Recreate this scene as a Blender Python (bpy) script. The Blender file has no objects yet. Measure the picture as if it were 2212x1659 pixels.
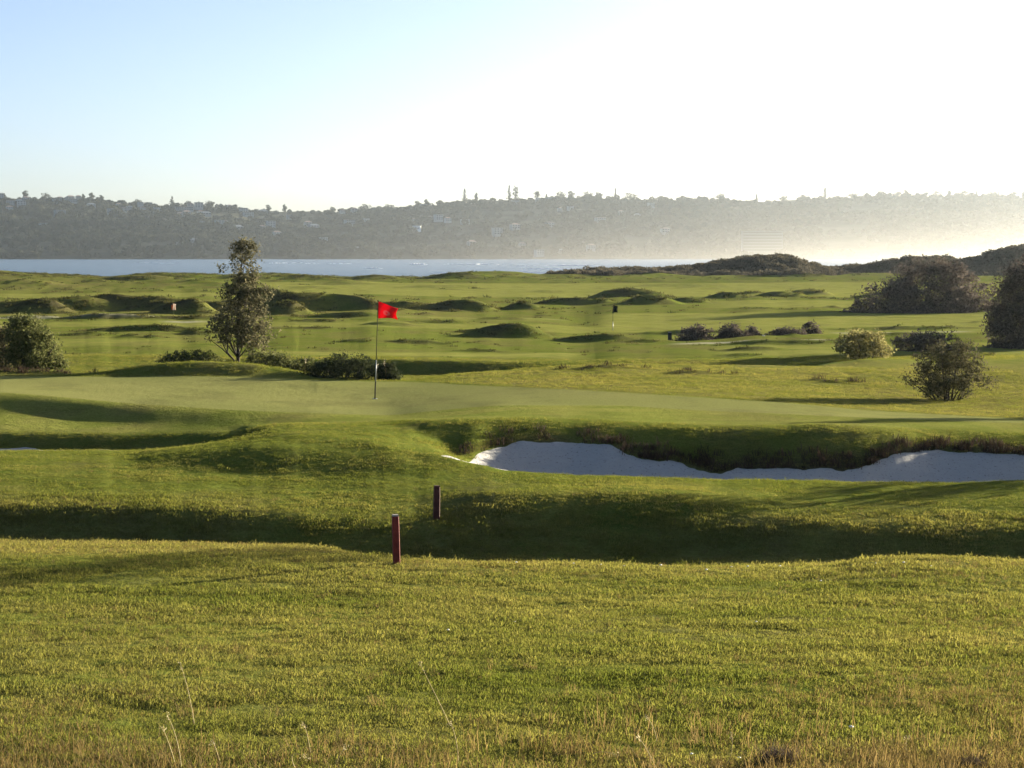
import bpy, math, random
import numpy as np
from mathutils import Vector, Matrix

random.seed(11)
RNG = np.random.default_rng(11)
R = math.radians
SC = bpy.context.scene
COL = SC.collection

# ------------------------------------------------------------------ camera
# world: sea level z = 0, the camera stands on a grass rise, looking along +Y
F_PX, UC, VC, V_HOR = 4000.0, 1106.0, 829.5, 544.0     # lens measured on a 2212 x 1659 picture
PITCH = math.atan((VC - V_HOR) / F_PX)
CAM_Z = 8.0
cam_data = bpy.data.cameras.new('camera')
cam_data.sensor_width = 36.0
cam_data.lens = 36.0 * F_PX / 2212.0
cam_data.clip_start = 0.1
cam_data.clip_end = 9000
cam = bpy.data.objects.new('camera', cam_data)
cam.location = (0, 0, CAM_Z)
cam.rotation_euler = (math.pi / 2 - PITCH, 0, 0)
COL.objects.link(cam)
SC.camera = cam

# ------------------------------------------------------------------ sky, sun, exposure
SUN_AZ, SUN_EL = R(52), R(9.5)          # azimuth clockwise from +Y
EXPOSURE = 2.45
w = bpy.data.worlds.new('World')
SC.world = w
w.use_nodes = True
wn, wl = w.node_tree.nodes, w.node_tree.links
wn.clear()
sky = wn.new('ShaderNodeTexSky')
sky.sky_type = 'NISHITA'
sky.sun_disc = False
sky.sun_elevation = SUN_EL
sky.sun_rotation = SUN_AZ
sky.altitude = 10
sky.air_density = 0.5
sky.dust_density = 1.6
sky.ozone_density = 1.2
bgn = wn.new('ShaderNodeBackground')
bgn.inputs['Strength'].default_value = 0.05
won = wn.new('ShaderNodeOutputWorld')
wl.new(sky.outputs[0], bgn.inputs[0])
wl.new(bgn.outputs[0], won.inputs[0])

sd = bpy.data.lights.new('sun', 'SUN')
sd.energy = 5.0
sd.angle = R(0.53)
sd.color = (1.0, 0.90, 0.70)
sun = bpy.data.objects.new('sun', sd)
sdir = Vector((math.sin(SUN_AZ) * math.cos(SUN_EL), math.cos(SUN_AZ) * math.cos(SUN_EL), math.sin(SUN_EL)))
sun.rotation_euler = sdir.to_track_quat('Z', 'Y').to_euler()
sun.location = sdir * 200
COL.objects.link(sun)

SC.view_settings.view_transform = 'Standard'
SC.view_settings.look = 'None'
SC.view_settings.exposure = EXPOSURE
SC.view_settings.gamma = 1.0
SC.view_settings.use_curve_mapping = False
SC.render.engine = 'CYCLES'
SC.cycles.use_denoising = True
SC.cycles.max_bounces = 6
SC.cycles.diffuse_bounces = 2
SC.cycles.glossy_bounces = 2
SC.cycles.transmission_bounces = 3
SC.cycles.transparent_max_bounces = 8
SC.cycles.volume_bounces = 0

# ------------------------------------------------------------------ small helpers
CP, SP = math.cos(PITCH), math.sin(PITCH)


def ray(u, v):
    a = (u - UC) / F_PX
    b = -(v - VC) / F_PX
    return a, CP + b * SP, -SP + b * CP


def P(u, v, D):
    """world point seen at picture position (u, v) at forward distance D"""
    x, y, z = ray(u, v)
    s = D / y
    return Vector((x * s, D, CAM_Z + z * s))


def pchip(x, y, xq):
    x = np.asarray(x, float); y = np.asarray(y, float)
    h = np.diff(x); d = np.diff(y) / h
    m = np.zeros_like(y)
    if len(x) > 2:
        w1 = 2 * h[1:] + h[:-1]; w2 = h[1:] + 2 * h[:-1]
        same = d[:-1] * d[1:] > 0
        with np.errstate(divide='ignore', invalid='ignore'):
            mm = (w1 + w2) / (w1 / d[:-1] + w2 / d[1:])
        m[1:-1] = np.where(same, mm, 0)
    m[0], m[-1] = d[0] * 0.5, d[-1] * 0.5
    xq = np.clip(xq, x[0], x[-1])
    i = np.clip(np.searchsorted(x, xq, side='right') - 1, 0, len(x) - 2)
    t = (xq - x[i]) / h[i]
    t2, t3 = t * t, t * t * t
    return ((2 * t3 - 3 * t2 + 1) * y[i] + (t3 - 2 * t2 + t) * h[i] * m[i]
            + (-2 * t3 + 3 * t2) * y[i + 1] + (t3 - t2) * h[i] * m[i + 1])


_perm = RNG.permutation(512)
_gr = RNG.random(512) * 2 - 1


def vnoise(x, y):
    xi = np.floor(x).astype(int); yi = np.floor(y).astype(int)
    fx = x - xi; fy = y - yi
    fx = fx * fx * fx * (fx * (fx * 6 - 15) + 10); fy = fy * fy * fy * (fy * (fy * 6 - 15) + 10)
    g = lambda a, b: _gr[(_perm[(a & 511)] + b * 37) & 511]
    return (g(xi, yi) * (1 - fx) + g(xi + 1, yi) * fx) * (1 - fy) + (g(xi, yi + 1) * (1 - fx) + g(xi + 1, yi + 1) * fx) * fy


def fbm(x, y, o=4):
    s = 0; a = 1.0; n = 0
    for k in range(o):
        s = s + a * vnoise(x * 2 ** k + 17.3 * k, y * 2 ** k + 5.1 * k); n += a; a *= 0.5
    return s / n


def sstep(a, b, x):
    t = np.clip((x - a) / (b - a), 0, 1)
    return t * t * (3 - 2 * t)


def link(o, parent=None):
    COL.objects.link(o)
    if parent:
        o.parent = parent
    return o


def mesh_obj(name, verts, faces, mat, parent=None, smooth=False, loc=None, do_link=True):
    me = bpy.data.meshes.new(name)
    me.from_pydata([tuple(v) for v in verts], [], [tuple(f) for f in faces])
    me.materials.append(mat)
    if smooth:
        me.polygons.foreach_set('use_smooth', [True] * len(me.polygons))
    me.update()
    o = bpy.data.objects.new(name, me)
    if loc is not None:
        o.location = loc
    if do_link:
        link(o, parent)
    return o


def np_mesh(name, V, Fq, mat, smooth=False):
    """mesh from arrays, Fq (n,3) or (n,4)"""
    me = bpy.data.meshes.new(name)
    k = Fq.shape[1]; n = len(Fq)
    me.vertices.add(len(V)); me.loops.add(n * k); me.polygons.add(n)
    me.vertices.foreach_set('co', np.ascontiguousarray(V, np.float32).ravel())
    me.loops.foreach_set('vertex_index', np.ascontiguousarray(Fq, np.int32).ravel())
    me.polygons.foreach_set('loop_start', np.arange(0, n * k, k, dtype=np.int32))
    if smooth:
        me.polygons.foreach_set('use_smooth', np.ones(n, bool))
    me.update(calc_edges=True)
    me.materials.append(mat)
    return me


def thing(name, label, cat, loc, group=None, rz=0):
    o = bpy.data.objects.new(name, None)
    o.empty_display_size = 0.2
    o.location = loc
    o.rotation_euler = (0, 0, rz)
    o['label'] = label
    o['category'] = cat
    if group:
        o['group'] = group
    return link(o)


def tag(o, label, cat, group=None):
    o['label'] = label; o['category'] = cat
    if group:
        o['group'] = group
    return o


# ------------------------------------------------------------------ materials
def mat_new(name):
    m = bpy.data.materials.new(name)
    m.use_nodes = True
    m.node_tree.nodes.clear()
    return m, m.node_tree.nodes, m.node_tree.links


def simple(name, col, rough=0.6, noise=0.0, nscale=20.0, spec=0.3):
    m, n, l = mat_new(name)
    out = n.new('ShaderNodeOutputMaterial'); b = n.new('ShaderNodeBsdfPrincipled')
    b.inputs['Roughness'].default_value = rough
    b.inputs['Specular IOR Level'].default_value = spec
    b.inputs['Base Color'].default_value = (*col, 1)
    if noise:
        tx = n.new('ShaderNodeTexNoise'); tx.inputs['Scale'].default_value = nscale; tx.inputs['Detail'].default_value = 5
        tc = n.new('ShaderNodeTexCoord'); l.new(tc.outputs['Object'], tx.inputs['Vector'])
        mr = n.new('ShaderNodeMapRange'); mr.inputs[3].default_value = 1 - noise; mr.inputs[4].default_value = 1 + noise
        mr.inputs[1].default_value = .3; mr.inputs[2].default_value = .7
        l.new(tx.outputs['Fac'], mr.inputs[0])
        mx = n.new('ShaderNodeVectorMath'); mx.operation = 'SCALE'; mx.inputs[0].default_value = col
        l.new(mr.outputs[0], mx.inputs['Scale']); l.new(mx.outputs[0], b.inputs['Base Color'])
    l.new(b.outputs[0], out.inputs[0])
    return m


def leafy(name, c1, c2, trans=0.35, rand='island', tcol=None, gloss=0.0):
    """foliage / grass blade: diffuse + translucent, colour varied by island or by instance"""
    m, n, l = mat_new(name)
    out = n.new('ShaderNodeOutputMaterial')
    ramp = n.new('ShaderNodeMix'); ramp.data_type = 'RGBA'
    ramp.inputs[6].default_value = (*c1, 1); ramp.inputs[7].default_value = (*c2, 1)
    if rand == 'island':
        g = n.new('ShaderNodeNewGeometry'); l.new(g.outputs['Random Per Island'], ramp.inputs[0])
    else:
        a = n.new('ShaderNodeAttribute'); a.attribute_type = 'INSTANCER'; a.attribute_name = 'tint'
        g = n.new('ShaderNodeNewGeometry')
        ad = n.new('ShaderNodeMath'); ad.operation = 'MULTIPLY_ADD'; ad.use_clamp = True
        sb = n.new('ShaderNodeMath'); sb.operation = 'SUBTRACT'; sb.inputs[1].default_value = 0.5
        l.new(g.outputs['Random Per Island'], sb.inputs[0]); l.new(sb.outputs[0], ad.inputs[0])
        ad.inputs[1].default_value = 0.35
        l.new(a.outputs['Fac'], ad.inputs[2]); l.new(ad.outputs[0], ramp.inputs[0])
    d = n.new('ShaderNodeBsdfDiffuse'); t = n.new('ShaderNodeBsdfTranslucent'); mx = n.new('ShaderNodeMixShader')
    mx.inputs[0].default_value = trans
    l.new(ramp.outputs[2], d.inputs[0])
    if tcol:
        mu = n.new('ShaderNodeMix'); mu.data_type = 'RGBA'; mu.blend_type = 'MULTIPLY'; mu.inputs[0].default_value = 1
        l.new(ramp.outputs[2], mu.inputs[6]); mu.inputs[7].default_value = (*tcol, 1); l.new(mu.outputs[2], t.inputs[0])
    else:
        l.new(ramp.outputs[2], t.inputs[0])
    l.new(d.outputs[0], mx.inputs[1]); l.new(t.outputs[0], mx.inputs[2])
    last = mx
    if gloss:
        gl = n.new('ShaderNodeBsdfGlossy'); gl.inputs['Roughness'].default_value = 0.35
        gl.inputs[0].default_value = (0.9, 0.9, 0.8, 1)
        m2 = n.new('ShaderNodeMixShader'); m2.inputs[0].default_value = gloss
        l.new(mx.outputs[0], m2.inputs[1]); l.new(gl.outputs[0], m2.inputs[2]); last = m2
    l.new(last.outputs[0], out.inputs[0])
    return m


def ground_material(name):
    """turf: colours chosen by ground-cover attributes (dry grass, mown turf, heath), with world-space variation"""
    m, n, l = mat_new(name)
    out = n.new('ShaderNodeOutputMaterial'); b = n.new('ShaderNodeBsdfPrincipled')
    b.inputs['Roughness'].default_value = 1.0
    b.inputs['Specular IOR Level'].default_value = 0.0
    geo = n.new('ShaderNodeNewGeometry')

    def noise(scale, detail=5, sx=1.0, sy=1.0, rough=0.6):
        mp = n.new('ShaderNodeMapping'); mp.inputs['Scale'].default_value = (sx, sy, 1)
        l.new(geo.outputs['Position'], mp.inputs[0])
        t = n.new('ShaderNodeTexNoise'); t.inputs['Scale'].default_value = scale; t.inputs['Detail'].default_value = detail
        t.inputs['Roughness'].default_value = rough
        l.new(mp.outputs[0], t.inputs['Vector'])
        return t.outputs['Fac']

    def rng(src, a, c, lo, hi):
        r = n.new('ShaderNodeMapRange'); l.new(src, r.inputs[0])
        r.inputs[1].default_value = a; r.inputs[2].default_value = c; r.inputs[3].default_value = lo; r.inputs[4].default_value = hi
        return r.outputs[0]

    def mix(f, c1, c2):
        mx = n.new('ShaderNodeMix'); mx.data_type = 'RGBA'
        for s, i in ((f, 0), (c1, 6), (c2, 7)):
            if isinstance(s, tuple):
                mx.inputs[i].default_value = (*s, 1)
            elif isinstance(s, float):
                mx.inputs[i].default_value = s
            else:
                l.new(s, mx.inputs[i])
        return mx.outputs[2]

    def attr(nm):
        a = n.new('ShaderNodeAttribute'); a.attribute_name = nm
        return a.outputs['Fac']

    def math2(op, a, c, clamp=False):
        q = n.new('ShaderNodeMath'); q.operation = op; q.use_clamp = clamp
        for i, s in enumerate((a, c)):
            if isinstance(s, float):
                q.inputs[i].default_value = s
            else:
                l.new(s, q.inputs[i])
        return q.outputs[0]

    big = noise(0.16, 4); mid = noise(0.9, 5); fine = noise(9.0, 6, 1, 1, .7); patch = noise(0.5, 6, 1.0, 0.6)
    green = mix(rng(mid, .35, .65, 0, 1), (0.064, 0.090, 0.017), (0.128, 0.132, 0.028))
    green = mix(rng(big, .35, .65, 0, 1), green, (0.105, 0.125, 0.024))
    dryc = mix(rng(fine, .35, .65, 0, 1), (0.105, 0.100, 0.028), (0.180, 0.160, 0.055))
    dryf = math2('ADD', attr('dry'), rng(patch, .40, .66, -.40, .45), True)
    c = mix(dryf, green, dryc)
    mown = mix(rng(mid, .4, .6, 0, 1), (0.160, 0.172, 0.038), (0.202, 0.200, 0.054))
    c = mix(attr('mown'), c, mown)
    putt = mix(rng(big, .3, .7, 0, 1), (0.158, 0.166, 0.054), (0.184, 0.182, 0.064))
    c = mix(attr('putt'), c, putt)
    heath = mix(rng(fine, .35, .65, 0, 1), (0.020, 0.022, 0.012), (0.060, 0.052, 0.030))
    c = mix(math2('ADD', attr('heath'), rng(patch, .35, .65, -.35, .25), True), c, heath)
    bare_litc = mix(rng(fine, .35, .65, 0, 1), (0.24, 0.23, 0.16), (0.32, 0.30, 0.22))
    c = mix(attr('bare'), c, bare_litc)  # pale tone of bare ground and of painted sunlit strips
    vm = n.new('ShaderNodeVectorMath'); vm.operation = 'SCALE'
    l.new(c, vm.inputs[0]); l.new(rng(noise(28.0, 4, 1, 1, .7), .3, .7, .72, 1.28), vm.inputs['Scale'])
    l.new(vm.outputs[0], b.inputs['Base Color'])
    bmp = n.new('ShaderNodeBump'); bmp.inputs['Distance'].default_value = 0.05
    smooth = math2('MAXIMUM', attr('putt'), math2('MULTIPLY', attr('mown'), .7))
    l.new(rng(smooth, 0, 1, 1.0, .30), bmp.inputs['Strength'])
    hsum = math2('ADD', math2('ADD', math2('MULTIPLY', noise(5.0, 6, 1, 1, .75), 1.6), noise(1.2, 4)), math2('MULTIPLY', noise(.5, 5, .6, 1.3), 3.2))
    l.new(hsum, bmp.inputs['Height'])
    l.new(bmp.outputs[0], b.inputs['Normal'])
    l.new(b.outputs[0], out.inputs[0])
    return m


def sand_material():
    m, n, l = mat_new('bunker_sand')
    out = n.new('ShaderNodeOutputMaterial'); b = n.new('ShaderNodeBsdfPrincipled')
    b.inputs['Roughness'].default_value = 0.95; b.inputs['Specular IOR Level'].default_value = 0.1
    geo = n.new('ShaderNodeNewGeometry')
    t = n.new('ShaderNodeTexNoise'); t.inputs['Scale'].default_value = 6; t.inputs['Detail'].default_value = 8; t.inputs['Roughness'].default_value = .7
    l.new(geo.outputs['Position'], t.inputs['Vector'])
    mx = n.new('ShaderNodeMix'); mx.data_type = 'RGBA'
    mx.inputs[6].default_value = (0.34, 0.33, 0.31, 1); mx.inputs[7].default_value = (0.45, 0.43, 0.40, 1)
    v = n.new('ShaderNodeTexNoise'); v.inputs['Scale'].default_value = 26; v.inputs['Detail'].default_value = 3; l.new(geo.outputs['Position'], v.inputs['Vector'])
    vr = n.new('ShaderNodeMapRange'); vr.inputs[1].default_value = .60; vr.inputs[2].default_value = .70; vr.inputs[3].default_value = 1; vr.inputs[4].default_value = .55; l.new(v.outputs['Fac'], vr.inputs[0])
    sc = n.new('ShaderNodeVectorMath'); sc.operation = 'SCALE'; l.new(mx.outputs[2], sc.inputs[0]); l.new(vr.outputs[0], sc.inputs['Scale'])
    l.new(t.outputs['Fac'], mx.inputs[0]); l.new(sc.outputs[0], b.inputs['Base Color'])
    bp = n.new('ShaderNodeBump'); bp.inputs['Distance'].default_value = 0.10; bp.inputs['Strength'].default_value = 1
    l.new(t.outputs['Fac'], bp.inputs['Height']); l.new(bp.outputs[0], b.inputs['Normal'])
    l.new(b.outputs[0], out.inputs[0])
    return m


M_GROUND = ground_material('turf')
M_SAND = sand_material()

# ------------------------------------------------------------------ terrain of the links
# Every row is a line across the land, (u, D, v): bearing, distance in metres, height.
# v > 0 gives the height as the picture row it is seen at; v < 0 gives metres below the eye.
ROWS = [
    [(0, 1.0, -1.62), (2212, 1.0, -1.62)],
    [(0, 5.0, -2.02), (2212, 5.0, -2.02)],
    [(0, 9.0, 1659), (2212, 9.0, 1659)],
    [(0, 13.0, 1418), (2212, 13.0, 1412)],
    [(0, 16.5, 1292), (700, 16.5, 1294), (1300, 16.5, 1296), (2212, 16.5, 1290)],
    [(-300, 19.0, 1217), (0, 19.0, 1214), (400, 19.0, 1213), (700, 19, 1213), (850, 19.0, 1216), (1000, 19.0, 1219), (1300, 19.0, 1223), (1660, 19.0, 1229), (1800, 19, 1222), (1900, 19.0, 1211), (2010, 19.0, 1207), (2212, 19.0, 1216)],
    [(0, 21.6, 1172), (450, 21.6, 1176), (650, 21.6, -3.46), (900, 21.5, -3.72), (2212, 21.5, -3.78)],
    [(0, 22.8, 1163), (300, 22.8, 1172), (600, 22.8, -3.66), (900, 22.8, -3.78), (1300, 22.8, -3.80), (2212, 22.8, -3.80)],
    [(-300, 23.6, 1085), (0, 23.6, 1088), (300, 23.6, 1092), (600, 23.6, 1105), (800, 23.7, 1122), (900, 23.7, 1131), (1100, 23.7, 1138), (1300, 23.7, 1138), (1500, 23.7, 1130), (1700, 23.7, 1122), (1900, 23.7, 1127), (2212, 23.7, 1136)],
    [(0, 25.4, 1044), (300, 25.4, 1048), (700, 25.4, 1056), (950, 25.2, 1064), (1100, 24.9, 1062), (1400, 24.9, 1060), (1600, 25.1, 1068), (1750, 25.4, 1076), (2212, 25.4, 1076)],
    [(0, 26.4, 1022), (350, 26.4, 1026), (600, 26.4, 1030), (800, 26.3, 1030), (950, 26.2, 1036), (1100, 26.2, 1040), (1400, 26.2, 1046), (1700, 26.2, 1054), (2212, 26.3, 1056)],
    [(0, 29.0, 987), (250, 29.0, 988), (400, 28.5, 977), (600, 28.1, 961), (720, 28.0, 965), (800, 27.7, 977), (880, 27.2, 994), (950, 27.0, 1008), (1030, 26.9, 1020), (1100, 26.8, 1027), (1300, 26.8, 1034), (1700, 26.8, 1044), (2212, 26.8, 1045)],
    # front lip of the bunkers
    [(0, 31.0, 972), (300, 31.0, 972), (425, 30.8, 961), (500, 30.3, 950), (600, 29.5, 943), (700, 29.0, 943), (800, 28.5, 953), (880, 28.0, 972), (950, 27.6, 984), (1030, 27.5, 1003), (1100, 27.5, 1015), (1300, 27.5, 1027), (1660, 27.5, 1037), (2000, 27.5, 1043), (2212, 27.5, 1036)],
    # lowest sand
    [(0, 32.4, -3.62), (300, 32.4, -3.62), (440, 31.9, -3.5), (510, 31.4, -3.16), (600, 30.6, 932), (700, 30.0, 934), (800, 29.5, 940), (880, 28.9, 957), (945, 28.3, 975), (985, 28.1, 990), (1030, 28.2, -3.45), (1100, 28.3, -3.62), (1300, 28.3, -3.72), (1660, 28.15, -3.62), (2000, 28.3, -3.75), (2212, 28.3, -3.72)],
    # back edge of the sand
    [(0, 34.0, 968), (300, 33.9, 968), (440, 33.5, 960), (510, 32.6, 945), (600, 31.8, 924), (700, 31.3, 923), (800, 30.8, 925), (880, 30.2, 936), (945, 29.6, 962), (985, 29.2, 984), (1030, 29.6, 972), (1060, 30.0, 965), (1150, 30.3, 953), (1230, 30.3, 953), (1300, 29.9, 961), (1350, 29.6, 975), (1430, 29.2, 996), (1500, 29.0, 1008), (1580, 28.85, 1017), (1700, 28.85, 1016), (1860, 28.95, 1012), (1900, 29.2, 1000), (1960, 29.6, 981), (2030, 30.0, 971), (2130, 29.9, 975), (2212, 29.8, 981)],
    # crest above the bunkers
    [(0, 34.55, 936), (300, 34.45, 941), (440, 34.1, 938), (510, 33.9, 934), (600, 33.3, 915), (700, 33.0, 914), (800, 32.6, 912), (880, 31.9, 910), (945, 31.4, 909), (1030, 31.4, 906), (1100, 31.5, 905), (1230, 31.6, 907), (1300, 31.5, 910), (1430, 31.0, 916), (1580, 30.6, 921), (1700, 30.5, 921), (1780, 30.5, 918), (1900, 30.6, 925), (2030, 31.2, 932), (2130, 31.1, 935), (2212, 31.0, 938)],
    # foot of the green's bank / apron
    [(0, 37.6, 893), (175, 36.6, 910), (350, 35.6, 918), (550, 34.9, 916), (700, 34.6, 908), (825, 34.4, 905), (925, 34.0, 901), (1100, 34.0, 889), (1300, 33.8, 890), (1500, 33.0, 902), (1660, 32.4, 908), (1900, 32.0, 914), (2212, 32.0, 925)],
    # front edge of the green
    [(0, 39.5, 848), (300, 37.9, 873), (550, 36.6, 888), (700, 36.3, 893), (825, 36.0, 897), (925, 35.8, 889), (1100, 36.0, 876), (1300, 36.0, 876), (1500, 35.0, 886), (1660, 34.4, 893), (1900, 33.6, 903), (2212, 33.0, 914)],
    # hole level on the left, back edge of the green on the right
    [(0, 43.0, 830), (300, 42.0, 842), (550, 41.5, 852), (800, 41.0, 862), (900, 41.0, 858), (1000, 41.0, 853), (1250, 41.0, 843), (1500, 38.8, 858), (1660, 38.0, 868), (1900, 37.4, 888), (2050, 36.8, 896), (2212, 36.0, 905)],
    [(0, 46.4, 812), (200, 46.3, 813), (300, 46.2, 813), (420, 46.1, 812), (550, 46.1, 814), (700, 46.0, 821), (870, 46.0, 824), (1000, 45.0, 827), (1250, 44.5, 824), (1500, 43.0, 832), (1660, 42.2, 843), (1900, 42.0, 858), (2050, 42.0, 864), (2212, 42.0, 862)],
    [(0, 47.6, 804), (140, 47.6, 807), (205, 47.5, 807), (300, 47.3, 793), (380, 47.2, 784), (430, 47.2, 782), (520, 47.2, 785), (600, 47.3, 795), (700, 47.3, 815), (800, 47.3, 821), (880, 47.5, 822), (1000, 48.5, 809), (1150, 51.0, 795), (1300, 52.0, 786), (1500, 52.0, 788), (1700, 51.0, 792), (1900, 48.0, 808), (2100, 46.0, 832), (2212, 46.0, 832)],
    [(0, 53.0, 795), (200, 52.0, -3.45), (450, 53.0, -3.55), (700, 53.0, -3.65), (900, 54.0, -3.72), (1150, 55.0, -3.70), (1400, 56.0, -3.6), (1700, 56.0, -3.5), (1900, 54.0, 778), (2212, 52.0, 788)],
    [(0, 57.3, 774), (500, 57.3, -3.45), (640, 57.3, -3.66), (900, 57.3, -3.80), (1050, 57.3, -3.74), (1150, 57.6, -3.58), (1300, 58.6, -3.46), (1600, 59.0, -3.42), (1800, 58.5, 776), (2212, 57.0, 771)],
    [(0, 58.3, 770), (500, 58.2, 774), (650, 58.2, 777), (900, 58.2, 778), (1100, 58.4, 781), (1180, 58.6, 780), (1300, 60.0, 776), (1600, 60.3, 774), (1800, 60.0, 771), (2212, 60.0, 768)],
    [(0, 64.0, 758), (500, 64.0, 760), (1000, 64.0, 764), (1500, 64.0, 760), (2212, 64.0, 757)],
    [(0, 70.0, 738), (500, 70.0, 742), (1000, 70.0, 748), (1440, 70.0, 746), (1600, 70, 741), (2212, 70.0, 738)],
    [(0, 80.0, 716), (500, 80.0, 718), (1000, 80.0, 722), (1440, 80.0, 730), (1600, 80, 722), (2212, 80.0, 716)],
    [(0, 92.0, 695), (600, 92.0, 696), (1100, 92.0, 698), (1400, 92, 708), (1600, 92.0, 704), (2212, 92.0, 700)],
    [(0, 110.0, 673), (600, 110.0, 674), (1100, 110.0, 676), (1660, 110.0, 674), (2212, 110.0, 676)],
    [(0, 140.0, 648), (600, 140.0, 646), (1100, 140.0, 648), (1660, 140.0, 648), (2212, 140.0, 650)],
    [(0, 170.0, 632), (600, 170.0, 630), (1100, 175.0, 628), (1660, 175.0, 628), (2212, 175.0, 630)],
    [(0, 205.0, 612), (600, 205.0, 614), (1100, 215.0, 611), (1660, 210.0, 613), (2212, 210.0, 612)],
    [(0, 225.0, 600), (600, 225.0, 602), (1100, 230.0, 603), (1660, 235.0, 601), (2212, 235.0, 600)],
    [(-200, 243.0, 586), (0, 243.0, 588), (75, 243, 589), (160, 243.0, 593), (235, 243, 598), (330, 243.0, 591), (420, 243.0, 593), (490, 243, 596), (570, 243.0, 591), (640, 243.0, 593), (720, 243.0, 600), (770, 243.0, 602), (830, 243.0, 600), (900, 245.0, 600), (960, 250.0, 594), (1020, 255.0, 591), (1100, 260.0, 591), (1165, 260.0, 596), (1300, 262, 597), (1660, 262.0, 597), (1900, 262, 598), (2212, 262.0, 596)],
    [(0, 275.0, -4.4), (700, 275.0, -4.9), (1000, 280.0, -4.4), (1165, 280.0, 597), (1220, 280, 596), (1300, 280.0, 591), (1440, 280.0, 585), (1560, 280.0, 577), (1640, 280.0, 563), (1690, 280, 562), (1760, 280.0, 580), (1850, 280.0, 582), (1940, 280.0, 572), (2010, 280.0, 566), (2070, 280, 572), (2140, 280.0, 552), (2212, 280.0, 534), (2400, 280.0, 520)],
    [(0, 320.0, -7.6), (1165, 320.0, -7.4), (1640, 320.0, -5.0), (2212, 320.0, -3.0)],
    [(0, 380.0, -9.5), (1165, 380.0, -9.5), (2212, 380.0, -9.3)],
]

u_in = np.arange(-60, 2273, 4.0)
u_l = -60 - np.cumsum(np.geomspace(5, 90, 26)); u_r = 2272 + np.cumsum(np.geomspace(5, 90, 26))
Ug = np.concatenate([u_l[::-1], u_in, u_r])
Tg = (Ug - UC) / F_PX
NC = len(Tg)
Yg = np.concatenate([np.geomspace(1.2, 8, 46)[:-1], np.geomspace(8, 62, 470)[:-1], np.geomspace(62, 150, 190)[:-1], np.geomspace(150, 380, 110)])
NR = len(Yg)

rowY, rowZ = [], []
for row in ROWS:
    ts, ds, zs = [], [], []
    for (u, D, v) in row:
        if v > 0:
            p = P(u, v, D); ts.append(p.x / p.y); zs.append(p.z - CAM_Z)
        else:
            ts.append((u - UC) / F_PX); zs.append(v)
        ds.append(D)
    rowY.append(pchip(ts, ds, Tg)); rowZ.append(pchip(ts, zs, Tg))
rowY = np.array(rowY); rowZ = np.array(rowZ)
for k in range(1, len(rowY)):
    rowY[k] = np.maximum(rowY[k], rowY[k - 1] + 0.12)
# the mesh rows bend so that the bunker and green edges fall exactly on mesh lines
I_LIP, I_BACK, I_CREST, I_GF, I_HOLE, I_GB = 12, 14, 15, 17, 18, 19
gb_t = [(u - UC) / F_PX for u in (-200, 0, 420, 700, 870, 930, 1000, 1250, 1500, 1660, 1900, 2212, 2600)]
gb_d = [46.2, 46.3, 46.0, 45.9, 45.9, 45.4, 44.3, 41.0, 38.8, 38.0, 37.4, 36.0, 35.4]
GBc = np.interp(Tg, gb_t, gb_d)
_wv = vnoise(Ug / 47.0, Ug * 0) * .12 + vnoise(Ug / 12.0 + 5, Ug * 0 + 3) * .03
LIPc = rowY[I_LIP] + _wv * .5
end_r = np.interp(Ug, [-1e4, 946, 952, 985, 1030, 1075, 1e4], [0, 0, .06, .42, .85, 1, 1])
end_l = np.interp(Ug, [-1e4, 70, 150, 210, 220, 1e4], [1, 1, .7, .1, 0, 0])
SBc = LIPc + np.maximum((rowY[I_BACK] - LIPc) * np.maximum(end_r, end_l) + _wv * (np.maximum(end_r, end_l) > 0), .14)
GFc = np.maximum(rowY[I_GF], SBc + .6)
GBc = np.maximum(GBc, GFc + .4)
REF = np.array([1.0, 20.0, 28.8, 30.6, 35.8, 43.5, 58.0, 400.0])
ANCH = np.stack([np.full(NC, 1.0), np.full(NC, 20.0), LIPc, SBc, GFc, GBc, np.maximum(58.0, GBc + 2), np.full(NC, 400.0)])
Yg = np.unique(np.concatenate([Yg, REF[2:6]]))
NR = len(Yg)
TT = np.broadcast_to(Tg, (NR, NC)).copy()
YY = np.zeros((NR, NC)); Z = np.zeros((NR, NC))
for c in range(NC):
    YY[:, c] = np.interp(Yg, REF, ANCH[:, c])
    Z[:, c] = pchip(rowY[:, c], rowZ[:, c], YY[:, c])
Z += CAM_Z
XX = TT * YY

# ground-cover fields ---------------------------------------------------------
UU = TT * F_PX + UC


def rowline(i):
    return np.broadcast_to(rowY[i], YY.shape)


GB = np.broadcast_to(GBc, YY.shape)
wob = 0.12 * fbm(XX * 0.8, YY * 0.8)
putt = (sstep(-0.12, 0.16, YY - GFc + .6 * wob) * sstep(-0.12, 0.14, GB - YY + .6 * wob))
lip_edge, back_edge = rowline(I_LIP), rowline(I_BACK)
RR = np.broadcast_to(Yg[:, None], YY.shape)
in_sand = (RR > 28.79) & (RR < 30.61)
sand_r = in_sand & (UU > 950)
sand_l = in_sand & (UU < 452)
in_green = (RR > 35.79) & (RR < 43.51)
bank_r = sstep(-.25, .1, YY - back_edge) * sstep(0.75, -0.1, YY - back_edge) * sstep(950, 1000, UU)   # ragged dry grass over the sand

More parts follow.
